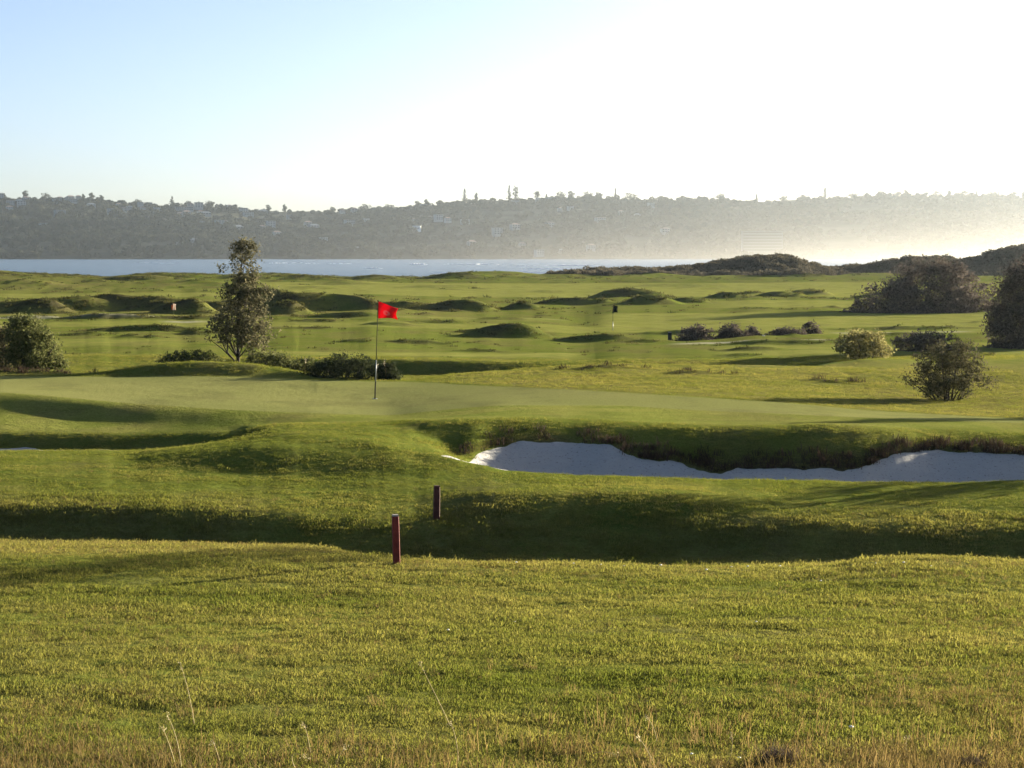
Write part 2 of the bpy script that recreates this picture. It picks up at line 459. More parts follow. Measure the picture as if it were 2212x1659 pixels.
dry = 0.28 * np.ones_like(Z)
dry += 0.42 * sstep(10.6, 8.4, YY + 1.2 * fbm(XX, YY)) * (0.55 + 0.45 * sstep(900, 1700, UU))
dry += 0.45 * sstep(1.6, 0.2, np.abs(YY - 18.9)) * sstep(750, 950, UU)
dry += 0.65 * sstep(1.9, 0.5, np.abs(YY - 20.9)) * sstep(950, 650, UU)
dry += 0.25 * sstep(21.0, 22.0, YY) * sstep(24.2, 23.6, YY)
dry += 0.25 * sstep(1400, 2200, UU) * sstep(24, 17, YY)
dry += 0.55 * sstep(0, .6, YY - GB) * sstep(55, 51, YY) * sstep(900, 1050, UU)
dry += 0.9 * bank_r
dry -= 0.35 * sstep(24, 26, YY) * sstep(34, 31, YY)
dry += 0.35 * sstep(95, 105, YY) * sstep(150, 125, YY) * sstep(1250, 900, UU)
dry += 0.30 * sstep(150, 190, YY) * sstep(500, 100, UU)
heath = 0.55 * bank_r * sstep(1250, 1400, UU) + 0.30 * bank_r
heath += 0.9 * sstep(258, 264, YY) * sstep(1150, 1250, UU)
heath += 0.35 * sstep(225, 243, YY) * sstep(1100, 900, UU)
mown = np.zeros_like(Z)
for (d0, d1, u0, u1, a) in ((60.2, 66, 560, 1300, 1), (66, 74, -400, 450, .6), (84, 94, -400, 2400, .7), (76, 90, 1400, 2400, .6), (118, 140, 1500, 2600, .9), (88, 110, 1250, 2400, 1),
                            (150, 215, 520, 2600, 1), (48, 58, 1500, 2400, .35), (60, 70, 1500, 2400, .8), (145, 165, -400, 700, .8), (96, 104, 700, 1250, .5)):
    mown = np.maximum(mown, a * sstep(0, 2.5, YY - d0 + 8 * wob) * sstep(0, 2.5, d1 - YY + 8 * wob) * sstep(0, 90, UU - u0) * sstep(0, 90, u1 - UU))
mown = np.maximum(mown, (.5 - .05 * sstep(950, 850, UU)) * sstep(0.0, .4, YY - rowline(I_CREST)) * sstep(.4, 0, YY - GB))
bare = np.zeros_like(Z)  # bare ground, plus sunlit turf strips at right painted pale
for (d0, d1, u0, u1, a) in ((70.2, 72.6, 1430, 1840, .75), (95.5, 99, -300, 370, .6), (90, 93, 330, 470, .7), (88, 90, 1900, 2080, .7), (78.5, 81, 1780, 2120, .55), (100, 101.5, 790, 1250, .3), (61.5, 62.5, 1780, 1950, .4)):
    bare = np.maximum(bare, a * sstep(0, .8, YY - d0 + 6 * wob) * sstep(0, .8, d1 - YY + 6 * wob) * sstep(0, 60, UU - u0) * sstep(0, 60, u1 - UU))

# mounds and small bunker faces further out: (u, D, half width px, height px, face length factor, heath with painted face shade)
MOUNDS = [
    (190, 113, 210, 22, 3.2, .55), (330, 112, 150, 20, 3.0, .5), (500, 112, 160, 20, 3.0, .5), (690, 113, 190, 18, 3.2, .45), (860, 117, 150, 14, 3.2, .4), (40, 112, 150, 18, 3.0, .5),
    (1108, 80, 92, 31, 2.0, .75), (1040, 83, 60, 10, 2.2, .3), (1290, 77, 105, 16, 1.8, .8), (1395, 74, 80, 7, 2, .5),
    (325, 80, 150, 13, 1.5, .75), (430, 77, 60, 8, 1.6, .6), (185, 76, 70, 6, 1.6, .7), (285, 74, 30, 5, 1.6, .6), (335, 73.5, 25, 5, 1.6, .6),
    (92, 107, 72, 40, 2.0, 1.0), (165, 111, 80, 32, 2.2, .55), (230, 113, 70, 14, 2.2, .5),
    (408, 105, 66, 40, 2.0, 1.0), (345, 110, 90, 26, 2.3, .6), (480, 108, 70, 30, 2.2, .5),
    (622, 105, 56, 36, 2.0, 1.0), (640, 112, 70, 34, 2.0, .9), (560, 113, 60, 34, 2.2, .7), (725, 113, 70, 26, 2.2, .4), (800, 112, 46, 22, 1.7, .8), (760, 98, 90, 14, 1.5, .7), (690, 92, 60, 8, 1.6, .7),
    (230, 96, 130, 13, 1.4, .8), (400, 95, 90, 9, 1.4, .8), (70, 97, 70, 9, 1.5, .6),
    (1005, 116, 75, 32, 1.7, .85), (1130, 120, 52, 22, 1.8, .8), (880, 116, 60, 16, 2, .5),
    (1240, 133, 80, 20, 2.2, .55), (1355, 150, 88, 24, 1.8, .75), (1400, 128, 75, 26, 2.2, .5), (1480, 133, 60, 14, 2.2, .5),
    (1565, 148, 44, 17, 1.7, .8), (1690, 150, 52, 15, 1.7, .7), (1750, 156, 52, 20, 1.7, .8), (1900, 150, 60, 12, 1.8, .5), (1620, 158, 60, 6, 1.8, .6),
    (905, 72, 75, 9, 1.4, .7), (1000, 72.5, 50, 5, 1.5, .5), (960, 92, 90, 8, 1.8, .5), (850, 88, 60, 8, 1.8, .4), (1080, 99, 60, 8, 1.8, .4),
    (1690, 69, 150, 9, 1.3, .7), (1830, 70, 60, 7, 1.3, .7), (1640, 65, 90, 7, 1.6, .4), (1480, 84, 120, 10, 2.0, .2), (1600, 62, 60, 5, 1.6, .5),
    (70, 47.9, 90, 8, 1.3, .6), (1940, 84, 170, 9, 1.3, .4), (1960, 77, 120, 7, 1.3, .3),
    (1300, 50, 90, 7, 2.0, .2), (1500, 48, 80, 6, 2.0, .2), (1800, 46, 70, 5, 2.0, .2),
    (2080, 60, 110, 8, 1.5, .1),
    (10, 241, 60, 9, 1.2, .9), (290, 219, 90, 14, 2.6, .5), (210, 212, 60, 12, 2.6, .5), (520, 224, 80, 12, 2.6, .5), (640, 226, 130, 13, 2.6, .55), (420, 200, 110, 9, 2.4, .3), (330, 205, 90, 10, 2.4, .4), (820, 236, 80, 14, 2.2, .5), (980, 236, 90, 16, 2.2, .45), (60, 195, 80, 16, 2.2, .3), (760, 210, 80, 10, 2.2, .3), (1120, 232, 80, 10, 2.0, .3),
    (1730, 255, 70, 10, 1.6, .6), (1900, 258, 90, 12, 1.6, .7), (1420, 258, 90, 9, 1.6, .6),
    (1240, 236, 80, 7, 1.8, .4), (700, 185, 90, 9, 2.0, .2), (980, 190, 110, 9, 2.0, .2), (1500, 195, 140, 8, 2.0, .2), (1200, 170, 110, 7, 2.0, .2),
]
_rm = np.random.default_rng(77)
for _ in range(60):        # low ridges and bunker lips strewn over the rough between the fairways
    D_r = float(60 * (235 / 60) ** _rm.random()); u_r = float(-80 + 2370 * _rm.random())
    MOUNDS.append((u_r, D_r, float(18 + 60 * _rm.random() ** 1.5), float((2 + 4.5 * _rm.random()) * (1.0 if D_r < 120 else .7)), float(1.3 + .8 * _rm.random()), float(.25 + .6 * _rm.random())))
for (u, D, wpx, hpx, ff, hh) in MOUNDS:
    x0 = (u - UC) / F_PX * D; wd = wpx / F_PX * D * 1.25; h = hpx / F_PX * D * (.80 if D > 90 else .95)
    lf = max(h * ff, .55) * 1.15; lb = max(2.6 * h, wd * .45)
    i0, i1 = np.searchsorted(Yg, D - 1.5 * lf - 1), np.searchsorted(Yg, D + 1.5 * lb + 1)
    j0, j1 = np.searchsorted(Ug, u - wpx * 1.9), np.searchsorted(Ug, u + wpx * 1.9)
    w_ = (slice(max(i0 - 12, 0), i1 + 12), slice(j0, j1))
    X_, Y_ = XX[w_], YY[w_]
    if X_.size == 0:
        continue
    a = (X_ - x0 - 0.22 * wd * fbm(X_ * 1.3 / wd, Y_ * 1.3 / wd, 3)) / wd
    dd = Y_ - D - .18 * lf * fbm(X_ * 1.1 / wd + 3, Y_ * .1, 3)
    bb = np.where(dd < 0, dd / lf, dd / lb)
    r = np.sqrt(a * a + bb * bb)
    f = np.clip(1 - r * r, 0, 1) ** 1.7
    Z[w_] += h * f
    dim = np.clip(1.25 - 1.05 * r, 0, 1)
    heath[w_] = np.maximum(heath[w_], hh * dim * np.where(dd < 0, 1, .75 if hh >= 1 else .35))  # heath colour, stronger on near faces, also paints in their shade
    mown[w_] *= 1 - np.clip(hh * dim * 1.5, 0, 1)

# uneven ground, quieter where the turf is mown
rough_amp = np.clip(1 - putt - .7 * mown, 0.03, 1)
grow = np.clip(YY / 60, .35, 3.0)
rough_amp *= 1 - .75 * sstep(30, 32, YY) * sstep(48, 45, YY)
Z += 0.035 * grow * rough_amp * fbm(XX * .9 / grow, YY * 1.6 / grow, 4) + 0.15 * grow * sstep(50, 80, YY) * np.clip(rough_amp, .35, 1) * fbm(XX * .16 / grow + 9, YY * .42 / grow, 4)
Z += 0.012 * sstep(26, 20, YY) * fbm(XX * 5, YY * 6, 3) * (1 - putt)
dune = sstep(255, 268, YY) * sstep(1160, 1300, UU) * sstep(375, 320, YY)
Z += 0.9 * dune * fbm(XX * .12, YY * .12, 4)
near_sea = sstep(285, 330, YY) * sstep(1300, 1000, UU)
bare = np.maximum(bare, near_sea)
Z[-1, :] = np.minimum(Z[-1, :], -1.2)

NX = np.zeros((NR, NC, 3))


def grid_normals(X, Y, Zz):
    Pm = np.stack([X, Y, Zz], -1)
    du = np.gradient(Pm, axis=1); dv = np.gradient(Pm, axis=0)
    nn = np.cross(du, dv)
    nn /= np.linalg.norm(nn, axis=-1, keepdims=True) + 1e-12
    return Pm, nn


Pm, NX = grid_normals(XX, YY, Z)


def bil(Fld, x, y):
    x = np.asarray(x, float); y = np.asarray(y, float)
    t = x / y
    j = np.clip(np.searchsorted(Tg, t) - 1, 0, NC - 2)
    jf = np.clip((t - Tg[j]) / (Tg[j + 1] - Tg[j]), 0, 1)
    An = ANCH[:, j] * (1 - jf) + ANCH[:, j + 1] * jf
    yr = np.full(y.shape, 1.0)
    for k in range(len(REF) - 1):
        yr = np.where(y >= An[k], REF[k] + (y - An[k]) / (An[k + 1] - An[k]) * (REF[k + 1] - REF[k]), yr)
    y = yr
    i = np.clip(np.searchsorted(Yg, y) - 1, 0, NR - 2)
    fy = np.clip((y - Yg[i]) / (Yg[i + 1] - Yg[i]), 0, 1); ft = np.clip((t - Tg[j]) / (Tg[j + 1] - Tg[j]), 0, 1)
    return ((Fld[i, j] * (1 - ft) + Fld[i, j + 1] * ft) * (1 - fy) + (Fld[i + 1, j] * (1 - ft) + Fld[i + 1, j + 1] * ft) * fy)


def H(x, y):
    return bil(Z, x, y)


def G(u, D, dz=0.0):
    """point of the ground at bearing u, distance D"""
    x = (u - UC) / F_PX * D
    return Vector((x, D, float(H(x, D)) + dz))


ids = np.arange(NR * NC).reshape(NR, NC)
quads = np.stack([ids[:-1, :-1], ids[:-1, 1:], ids[1:, 1:], ids[1:, :-1]], -1).reshape(-1, 4)


def fmask(m):
    return (m[:-1, :-1] & m[:-1, 1:] & m[1:, 1:] & m[1:, :-1]).ravel()


cls = np.zeros(len(quads), int)
cls[fmask(in_green)] = 1
cls[fmask(sand_r)] = 2
cls[fmask(sand_l)] = 3
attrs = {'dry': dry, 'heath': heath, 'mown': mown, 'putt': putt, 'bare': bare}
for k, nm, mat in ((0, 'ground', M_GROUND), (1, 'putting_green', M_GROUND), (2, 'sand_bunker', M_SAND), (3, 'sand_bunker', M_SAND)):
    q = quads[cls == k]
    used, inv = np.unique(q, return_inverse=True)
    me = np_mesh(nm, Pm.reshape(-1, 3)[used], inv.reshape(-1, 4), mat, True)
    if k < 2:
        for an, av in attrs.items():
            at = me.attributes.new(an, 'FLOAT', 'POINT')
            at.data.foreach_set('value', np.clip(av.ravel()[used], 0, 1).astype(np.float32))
    me.normals_split_custom_set_from_vertices(NX.reshape(-1, 3)[used].tolist())
    o = link(bpy.data.objects.new(nm, me))
    o['kind'] = 'structure'

# ------------------------------------------------------------------ sea and far hills
def water_material():
    m, n, l = mat_new('sea_water')
    out = n.new('ShaderNodeOutputMaterial'); b = n.new('ShaderNodeBsdfPrincipled')
    b.inputs['Base Color'].default_value = (0.045, 0.075, 0.10, 1)
    b.inputs['Roughness'].default_value = 0.22
    b.inputs['IOR'].default_value = 1.33
    geo = n.new('ShaderNodeNewGeometry')
    mp = n.new('ShaderNodeMapping'); mp.inputs['Scale'].default_value = (.35, 1, 1)
    l.new(geo.outputs['Position'], mp.inputs[0])
    t = n.new('ShaderNodeTexNoise'); t.inputs['Scale'].default_value = 0.35; t.inputs['Detail'].default_value = 8; t.inputs['Roughness'].default_value = .65
    l.new(mp.outputs[0], t.inputs['Vector'])
    bp = n.new('ShaderNodeBump'); bp.inputs['Distance'].default_value = 2.2; bp.inputs['Strength'].default_value = 1
    l.new(t.outputs['Fac'], bp.inputs['Height']); l.new(bp.outputs[0], b.inputs['Normal'])
    l.new(b.outputs[0], out.inputs[0])
    return m


M_WATER = water_material()
M_FOAM = simple('sea_foam', (0.8, 0.82, 0.82), .9, .15, 3)
ys = np.concatenate([np.linspace(300, 700, 70), np.geomspace(704, 2320, 120)])
ts = np.linspace(-.46, .46, 120)
T2, Y2 = np.meshgrid(ts, ys); X2 = T2 * Y2
Z2 = .22 * np.sin(Y2 * .16 + 2.5 * fbm(X2 * .01, Y2 * .01)) + .25 * fbm(X2 * .05, Y2 * .09)
i2 = np.arange(T2.size).reshape(T2.shape)
q2 = np.stack([i2[:-1, :-1], i2[:-1, 1:], i2[1:, 1:], i2[1:, :-1]], -1).reshape(-1, 4)
sea = link(bpy.data.objects.new('sea', np_mesh('sea', np.stack([X2, Y2, Z2], -1).reshape(-1, 3), q2, M_WATER, True)))
sea['kind'] = 'structure'

CREST_U = [-600, -200, 0, 60, 150, 200, 260, 330, 420, 510, 545, 600, 690, 720, 770, 850, 900, 950, 1020, 1090, 1140, 1200, 1250, 1320, 1380, 1450, 1500, 1560, 1600, 1640, 1700, 1780, 1850, 1900, 2000, 2100, 2212, 2500, 2900]
CREST_V = [410, 418, 425, 428, 430, 430, 436, 441, 443, 446, 457, 455, 454, 458, 450, 451, 447, 440, 435, 430, 429, 427, 425, 427, 429, 432, 430, 427, 432, 434, 430, 427, 424, 421, 423, 420, 424, 420, 418]
HILL_Y0, HILL_Y1 = 2000.0, 2700.0


def crest_v(u):
    return np.interp(u, CREST_U, CREST_V)


def hill_rel(u, s):
    """height of the far hill at bearing u, s = 0 at the shore .. 1 on the crest"""
    D = HILL_Y0 + (HILL_Y1 - HILL_Y0) * s
    zc = -(crest_v(u) + 3 - V_HOR) / F_PX * HILL_Y1
    prof = np.where(s < .04, s / .04 * .03, .03 + .97 * ((np.clip(s, 0, 1) - .04) / .96) ** .95)
    return D, (-8 + (zc + 8) * prof)


hu = np.linspace(-650, 2860, 300); hs = np.concatenate([[-.12, -.04], np.linspace(0, 1, 60), [1.12, 1.3]])
HU, HS = np.meshgrid(hu, hs)
HD, HZ = hill_rel(HU, HS)
HZ = HZ - np.where(HS > 1, (HS - 1) * 220, 0) - np.where(HS < 0, -HS * 90, 0)
HX = (HU - UC) / F_PX * HD
HZ += 3.0 * fbm(HX * .008, HD * .008, 4) * sstep(0.02, .15, HS) * sstep(1.02, .9, HS)
M_HILL = simple('hill_earth', (0.055, 0.056, 0.042), 1.0, .4, .02, 0)
i3 = np.arange(HU.size).reshape(HU.shape)
q3 = np.stack([i3[:-1, :-1], i3[:-1, 1:], i3[1:, 1:], i3[1:, :-1]], -1).reshape(-1, 4)
hills = link(bpy.data.objects.new('hills', np_mesh('hills', np.stack([HX, HD, HZ + CAM_Z], -1).reshape(-1, 3), q3, M_HILL, True)))
hills['kind'] = 'structure'


def hill_at(u, v):
    vc = crest_v(u)
    s = np.clip((559.5 - v) / (559.5 - vc - 3), 0.015, 1)
    D, z = hill_rel(u, s)
    return Vector(((u - UC) / F_PX * float(D), float(D), float(z) + CAM_Z))


# ------------------------------------------------------------------ foliage tools
def leaf_cloud(centers, size, rng, aspect=2.0, var=.35, up=0.0):
    """one diamond leaf (two triangles folded on the rib) per centre"""
    n = len(centers)
    a = rng.normal(size=(n, 3)); a[:, 2] += up
    a /= np.linalg.norm(a, axis=1, keepdims=True)
    r = rng.normal(size=(n, 3)); b = np.cross(a, r); b /= np.linalg.norm(b, axis=1, keepdims=True)
    s = size * (1 + var * (rng.random((n, 1)) * 2 - 1))
    c = np.asarray(centers)
    nrm = np.cross(a, b)
    V = np.stack([c - a * s * .5, c + b * s / aspect * .5 + nrm * s * .06, c + a * s * .5, c - b * s / aspect * .5 + nrm * s * .06], 1).reshape(-1, 3)
    return V


def leaf_mesh(name, centers, size, mat, rng, aspect=2.0, var=.35, up=0.0):
    V = leaf_cloud(centers, size, rng, aspect, var, up)
    Fq = np.arange(len(V)).reshape(-1, 4)
    return np_mesh(name, V, Fq, mat)


def tube(path, radii, seg=7):
    V, Fc = [], []
    n = len(path)
    for i in range(n):
        p = Vector(path[i])
        d = (Vector(path[min(i + 1, n - 1)]) - Vector(path[max(i - 1, 0)])).normalized()
        a = d.cross(Vector((0.3, 1, 0.1))).normalized(); b = d.cross(a)
        for k in range(seg):
            t = 2 * math.pi * k / seg
            V.append(p + (a * math.cos(t) + b * math.sin(t)) * radii[i])
    for i in range(n - 1):
        for k in range(seg):
            Fc.append((i * seg + k, i * seg + (k + 1) % seg, (i + 1) * seg + (k + 1) % seg, (i + 1) * seg + k))
    Fc.append(tuple(range(seg))[::-1]); Fc.append(tuple((n - 1) * seg + k for k in range(seg)))
    return V, Fc


def join(parts):
    V, Fc = [], []
    for v, f in parts:
        o = len(V); V += list(v); Fc += [tuple(i + o for i in q) for q in f]
    return V, Fc


def curve_pts(p0, p1, bend, n=6):
    p0, p1 = Vector(p0), Vector(p1)
    return [p0.lerp(p1, i / (n - 1)) + Vector(bend) * math.sin(math.pi * i / (n - 1)) for i in range(n)]


def plant(name, label, cat, u, D, vbase, sil, clusters, per, leaf, mat, bark, crad=.14, trunk=None, stems=5, depth=.85, aspect=2.0, seed=1, group=None,
          hollow=.35, trunk_top=.75, extra=(), foliage_name='crown'):
    """a tree or shrub whose crown fills the widths given by sil = [(v, u_left, u_right)...], leaves gathered in clusters"""
    rng = np.random.default_rng(seed)
    g = G(u, D)
    base = Vector((g.x, D, g.z))
    root = thing(name, label, cat, base, group)
    sv = [s[0] for s in sil]; cu = [(s[1] + s[2]) / 2 for s in sil]; hw = [(s[2] - s[1]) / 2 for s in sil]
    order = np.argsort(sv)
    sv = np.array(sv)[order]; cu = np.array(cu)[order]; hw = np.array(hw)[order]
    k = D / F_PX
    vs = np.linspace(sv[0], sv[-1], 200); wts = np.interp(vs, sv, hw) ** 1.6 + 1e-6
    pick = rng.choice(vs, clusters, p=wts / wts.sum()) + rng.normal(size=clusters) * .5
    rad = np.interp(pick, sv, hw) * k; cx = np.interp(pick, sv, cu)
    th = rng.random(clusters) * 2 * np.pi
    rr = np.sqrt(hollow ** 2 + (1 - hollow ** 2) * rng.random(clusters))
    shrink = np.clip(1 - crad * .55 / np.maximum(rad, 1e-3), .3, 1)
    px = (cx - UC) * k * 1.0 + rad * shrink * rr * np.cos(th)
    py = D + rad * shrink * rr * np.sin(th) * depth
    pz = CAM_Z - (pick - V_HOR) * k
    C = np.stack([px, py, pz], 1)
    for (eu, ev, ed) in extra:
        C = np.vstack([C, [[(eu - UC) * k, D + ed, CAM_Z - (ev - V_HOR) * k]]])
    nC = len(C)
    cr = crad * (.55 + .9 * rng.random((nC, 1, 1)))
    L = C[:, None, :] + rng.normal(size=(nC, per, 3)) * cr * np.array([.55, .55, .45])
    L = L.reshape(-1, 3)
    L[:, 2] = np.maximum(L[:, 2], np.asarray(H(L[:, 0], L[:, 1])) + .01)
    me = leaf_mesh(foliage_name, L - np.array(base), leaf, mat, rng, aspect)
    link(bpy.data.objects.new(foliage_name, me), root)
    parts, limbs = [], []
    if trunk:
        r0, lean = trunk
        top = Vector((float((np.interp(sv[0] + (sv[-1] - sv[0]) * (1 - trunk_top), sv, cu) - UC) * k), D, CAM_Z - (sv[0] + (sv[-1] - sv[0]) * (1 - trunk_top) - V_HOR) * k)) - base
        path = curve_pts((0, 0, -.1), top, (lean, 0, 0), 9)
        rads = [r0 * (1 - .85 * i / 8) for i in range(9)]
        v, f = tube(path, rads, 8)
        mesh_obj('trunk', v, f, bark, root, True)
        sel = rng.choice(nC, min(stems, nC), replace=False)
        for q in sel:
            tgt = Vector(C[q]) - base
            f_ = max(.12, min(.85, (tgt.z / max(top.z, .1)) * .6))
            st = path[int(f_ * 8)]
            limbs.append(tube(curve_pts(st, tgt, (0, 0, -.06 * (tgt - st).length), 6), [r0 * .38 * (1 - .8 * i / 5) for i in range(6)], 5))
        if limbs:
            v, f = join(limbs)
            mesh_obj('limb', v, f, bark, root, True)
    else:
        sel = rng.choice(nC, min(stems, nC), replace=False)
        for q in sel:
            tgt = Vector(C[q]) - base
            st = Vector((tgt.x * .35, tgt.y * .35, -.05))
            st.z = float(H(base.x + st.x, base.y + st.y)) - base.z - .05
            limbs.append(tube(curve_pts(st, tgt, (0, 0, .05 * (tgt - st).length), 5), [leaf * .35 * (1 - .7 * i / 4) for i in range(5)], 5))
        v, f = join(limbs)
        mesh_obj('stem', v, f, bark, root, True)
    return root


# ------------------------------------------------------------------ instanced ground cover (stuff)
def blade_tuft(name, n, hmin, hmax, spread, wid, lean, mat, rng, droop=.3):
    V, Fc = [], []
    for i in range(n):
        a = rng.random() * 6.283; rr = spread * math.sqrt(rng.random())
        bx, by = rr * math.cos(a), rr * math.sin(a)
        h = hmin + (hmax - hmin) * rng.random(); d = rng.random() * 6.283; ln = lean * (.3 + rng.random()) * h
        dx, dy = math.cos(d), math.sin(d); sx, sy = -dy * wid / 2, dx * wid / 2
        o = len(V)
        m1 = (bx + dx * ln * .35, by + dy * ln * .35, h * .6)
        m2 = (bx + dx * ln, by + dy * ln, h * (1 - droop * rng.random()))
        V += [(bx - sx, by - sy, -.01), (bx + sx, by + sy, -.01), (m1[0] + sx * .8, m1[1] + sy * .8, m1[2]), (m1[0] - sx * .8, m1[1] - sy * .8, m1[2]), m2]
        Fc += [(o, o + 1, o + 2, o + 3), (o + 3, o + 2, o + 4)]
    return mesh_obj(name, V, Fc, mat, do_link=False)


def scatter(name, pts, scl, idx, variants, tint, rot=None, tilt=.15):
    """one object of kind stuff: variants instanced on points by geometry nodes"""
    n = len(pts)
    lib = bpy.data.collections.new(name + '_variants')
    for v in variants:
        lib.objects.link(v)
    me = bpy.data.meshes.new(name)
    me.vertices.add(n)
    me.vertices.foreach_set('co', np.ascontiguousarray(pts, np.float32).ravel())
    rv = np.zeros((n, 3), np.float32)
    rv[:, 2] = RNG.random(n) * 6.283 if rot is None else rot
    rv[:, 0] = RNG.normal(size=n) * tilt; rv[:, 1] = RNG.normal(size=n) * tilt
    a = me.attributes.new('rotv', 'FLOAT_VECTOR', 'POINT'); a.data.foreach_set('vector', rv.ravel())
    a = me.attributes.new('scl', 'FLOAT', 'POINT'); a.data.foreach_set('value', np.asarray(scl, np.float32))
    a = me.attributes.new('idx', 'INT', 'POINT'); a.data.foreach_set('value', np.asarray(idx, np.int32))
    a = me.attributes.new('tint', 'FLOAT', 'POINT'); a.data.foreach_set('value', np.clip(tint, 0, 1).astype(np.float32))
    ng = bpy.data.node_groups.new(name, 'GeometryNodeTree')
    ng.interface.new_socket('Geometry', in_out='INPUT', socket_type='NodeSocketGeometry')
    ng.interface.new_socket('Geometry', in_out='OUTPUT', socket_type='NodeSocketGeometry')
    N, L = ng.nodes, ng.links
    gi = N.new('NodeGroupInput'); go = N.new('NodeGroupOutput')
    ci = N.new('GeometryNodeCollectionInfo'); ci.inputs['Collection'].default_value = lib
    ci.inputs['Separate Children'].default_value = True; ci.inputs['Reset Children'].default_value = True
    ip = N.new('GeometryNodeInstanceOnPoints'); ip.inputs['Pick Instance'].default_value = True

    def na(nm, ty):
        q = N.new('GeometryNodeInputNamedAttribute'); q.data_type = ty; q.inputs['Name'].default_value = nm
        return q.outputs['Attribute']
    L.new(gi.outputs[0], ip.inputs['Points']); L.new(ci.outputs[0], ip.inputs['Instance'])
    L.new(na('idx', 'INT'), ip.inputs['Instance Index']); L.new(na('rotv', 'FLOAT_VECTOR'), ip.inputs['Rotation']); L.new(na('scl', 'FLOAT'), ip.inputs['Scale'])
    L.new(ip.outputs[0], go.inputs[0])
    o = link(bpy.data.objects.new(name, me))
    md = o.modifiers.new('cover', 'NODES'); md.node_group = ng
    o['kind'] = 'stuff'
    return o


M_TURF = leafy('turf_blade', (0.084, 0.104, 0.023), (0.218, 0.194, 0.074), .48, 'inst', (1.25, 1.2, .7))
M_DRY = leafy('dry_blade', (0.085, 0.066, 0.026), (0.210, 0.160, 0.080), .40, 'inst', (1.2, 1.1, .8))
M_HEATH = leafy('heath_blade', (0.026, 0.021, 0.014), (0.066, 0.046, 0.034), .25, 'inst')
rg = random.Random(5)
turf_v = [blade_tuft('turf_tuft', 40, .005, .017, .09, .0034, 2.0, M_TURF, rg) for _ in range(6)]
dry_v = [blade_tuft('dry_tuft', 14, .03, .12, .06, .004, .9, M_DRY, rg) for _ in range(5)]
heath_v = [blade_tuft('heath_tuft', 26, .05, .16, .13, .012, .8, M_HEATH, rg) for _ in range(4)]


def fan_points(n, d0, d1, power, umin=-160, umax=2370):
    """random ground points, denser towards the camera"""
    q = RNG.random(n)
    e = 2 - power
    y = (d0 ** e + (d1 ** e - d0 ** e) * q) ** (1 / e) if abs(e) > 1e-3 else d0 * (d1 / d0) ** q
    t = ((umin + (umax - umin) * RNG.random(n)) - UC) / F_PX
    return t * y, y


x, y = fan_points(165000, 7.0, 36.0, 1.65)
x2, y2 = fan_points(52000, 36.0, 60.0, 1.0)
x, y = np.concatenate([x, x2]), np.concatenate([y, y2])
f = {k: bil(a, x, y) for k, a in attrs.items()}
insand = (bil(sand_r.astype(float), x, y) > .2) | (bil(sand_l.astype(float), x, y) > .2)
clump = fbm(x * 1.3, y * 2.6, 3) + .6 * fbm(x * 4, y * 7, 2)
keep = (~insand) & (f['putt'] < .3) & (f['mown'] < .35) & (RNG.random(len(x)) < 1.0 + .8 * clump)
x, y, cl = x[keep], y[keep], clump[keep]
dr = np.clip(f['dry'][keep], 0, 1)
tint = .25 + .50 * dr * np.where(y > 36, .45, 1) + .42 * fbm(x * .55, y * 1.1, 4) + RNG.normal(size=len(x)) * .14
scatter('turf_grass', np.stack([x, y, H(x, y) - .006], 1), (.80 + .4 * RNG.random(len(x)) + .55 * np.clip(cl, -.5, .8)) * (1 + .012 * (y - 8)) * np.where(y > 36, .95, np.where(y > 24.5, .72, 1)), RNG.integers(0, 6, len(x)), turf_v, tint)

x, y = fan_points(60000, 7.0, 36.0, 1.5)
f = {k: bil(a, x, y) for k, a in attrs.items()}
insand = (bil(sand_r.astype(float), x, y) > .3) | (bil(sand_l.astype(float), x, y) > .3)
pr = np.clip(f['dry'] - .22 + .5 * fbm(x * .9, y * .9, 3), 0.012, 1) * (1 - np.clip(f['heath'], 0, 1) * .6)
keep = (~insand) & (f['putt'] < .2) & (f['mown'] < .3) & (RNG.random(len(x)) < pr)
x, y = x[keep], y[keep]
short = sstep(13, 9, y)
scatter('dry_grass', np.stack([x, y, H(x, y) - .008], 1), (.35 + .45 * RNG.random(len(x))) * (.75 + .75 * short), RNG.integers(0, 5, len(x)), dry_v, .35 + RNG.normal(size=len(x)) * .25)

x, y = fan_points(80000, 20.0, 60.0, 1.2)
f = {k: bil(a, x, y) for k, a in attrs.items()}
insand = (bil(sand_r.astype(float), x, y) > .5) | (bil(sand_l.astype(float), x, y) > .5)
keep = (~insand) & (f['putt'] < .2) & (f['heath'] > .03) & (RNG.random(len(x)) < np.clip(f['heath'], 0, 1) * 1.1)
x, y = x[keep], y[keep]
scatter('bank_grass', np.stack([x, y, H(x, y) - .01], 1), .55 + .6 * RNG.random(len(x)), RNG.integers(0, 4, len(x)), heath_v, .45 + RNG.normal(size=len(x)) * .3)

# taller straw along the bottom edge
tall_v = [blade_tuft('straw_tuft', 7, .06, .20, .05, .0036, .55, M_DRY, rg, .15) for _ in range(5)]
x, y = fan_points(3000, 7.4, 10.2, 1.0)
uu = x / y * F_PX + UC
pr = (.20 + .80 * sstep(800, 1500, uu)) * sstep(10.3, 8.9, y + .8 * fbm(x * 1.3, y * 1.3, 3)) * np.clip(.55 + 1.5 * fbm(x * 2.2, y * 2.2, 3), 0, 1)
keep = RNG.random(len(x)) < pr
x, y = x[keep], y[keep]
scatter('straw_grass', np.stack([x, y, H(x, y) - .01], 1), .45 + .75 * RNG.random(len(x)) ** 1.6, RNG.integers(0, 5, len(x)), tall_v, .5 + RNG.normal(size=len(x)) * .3)

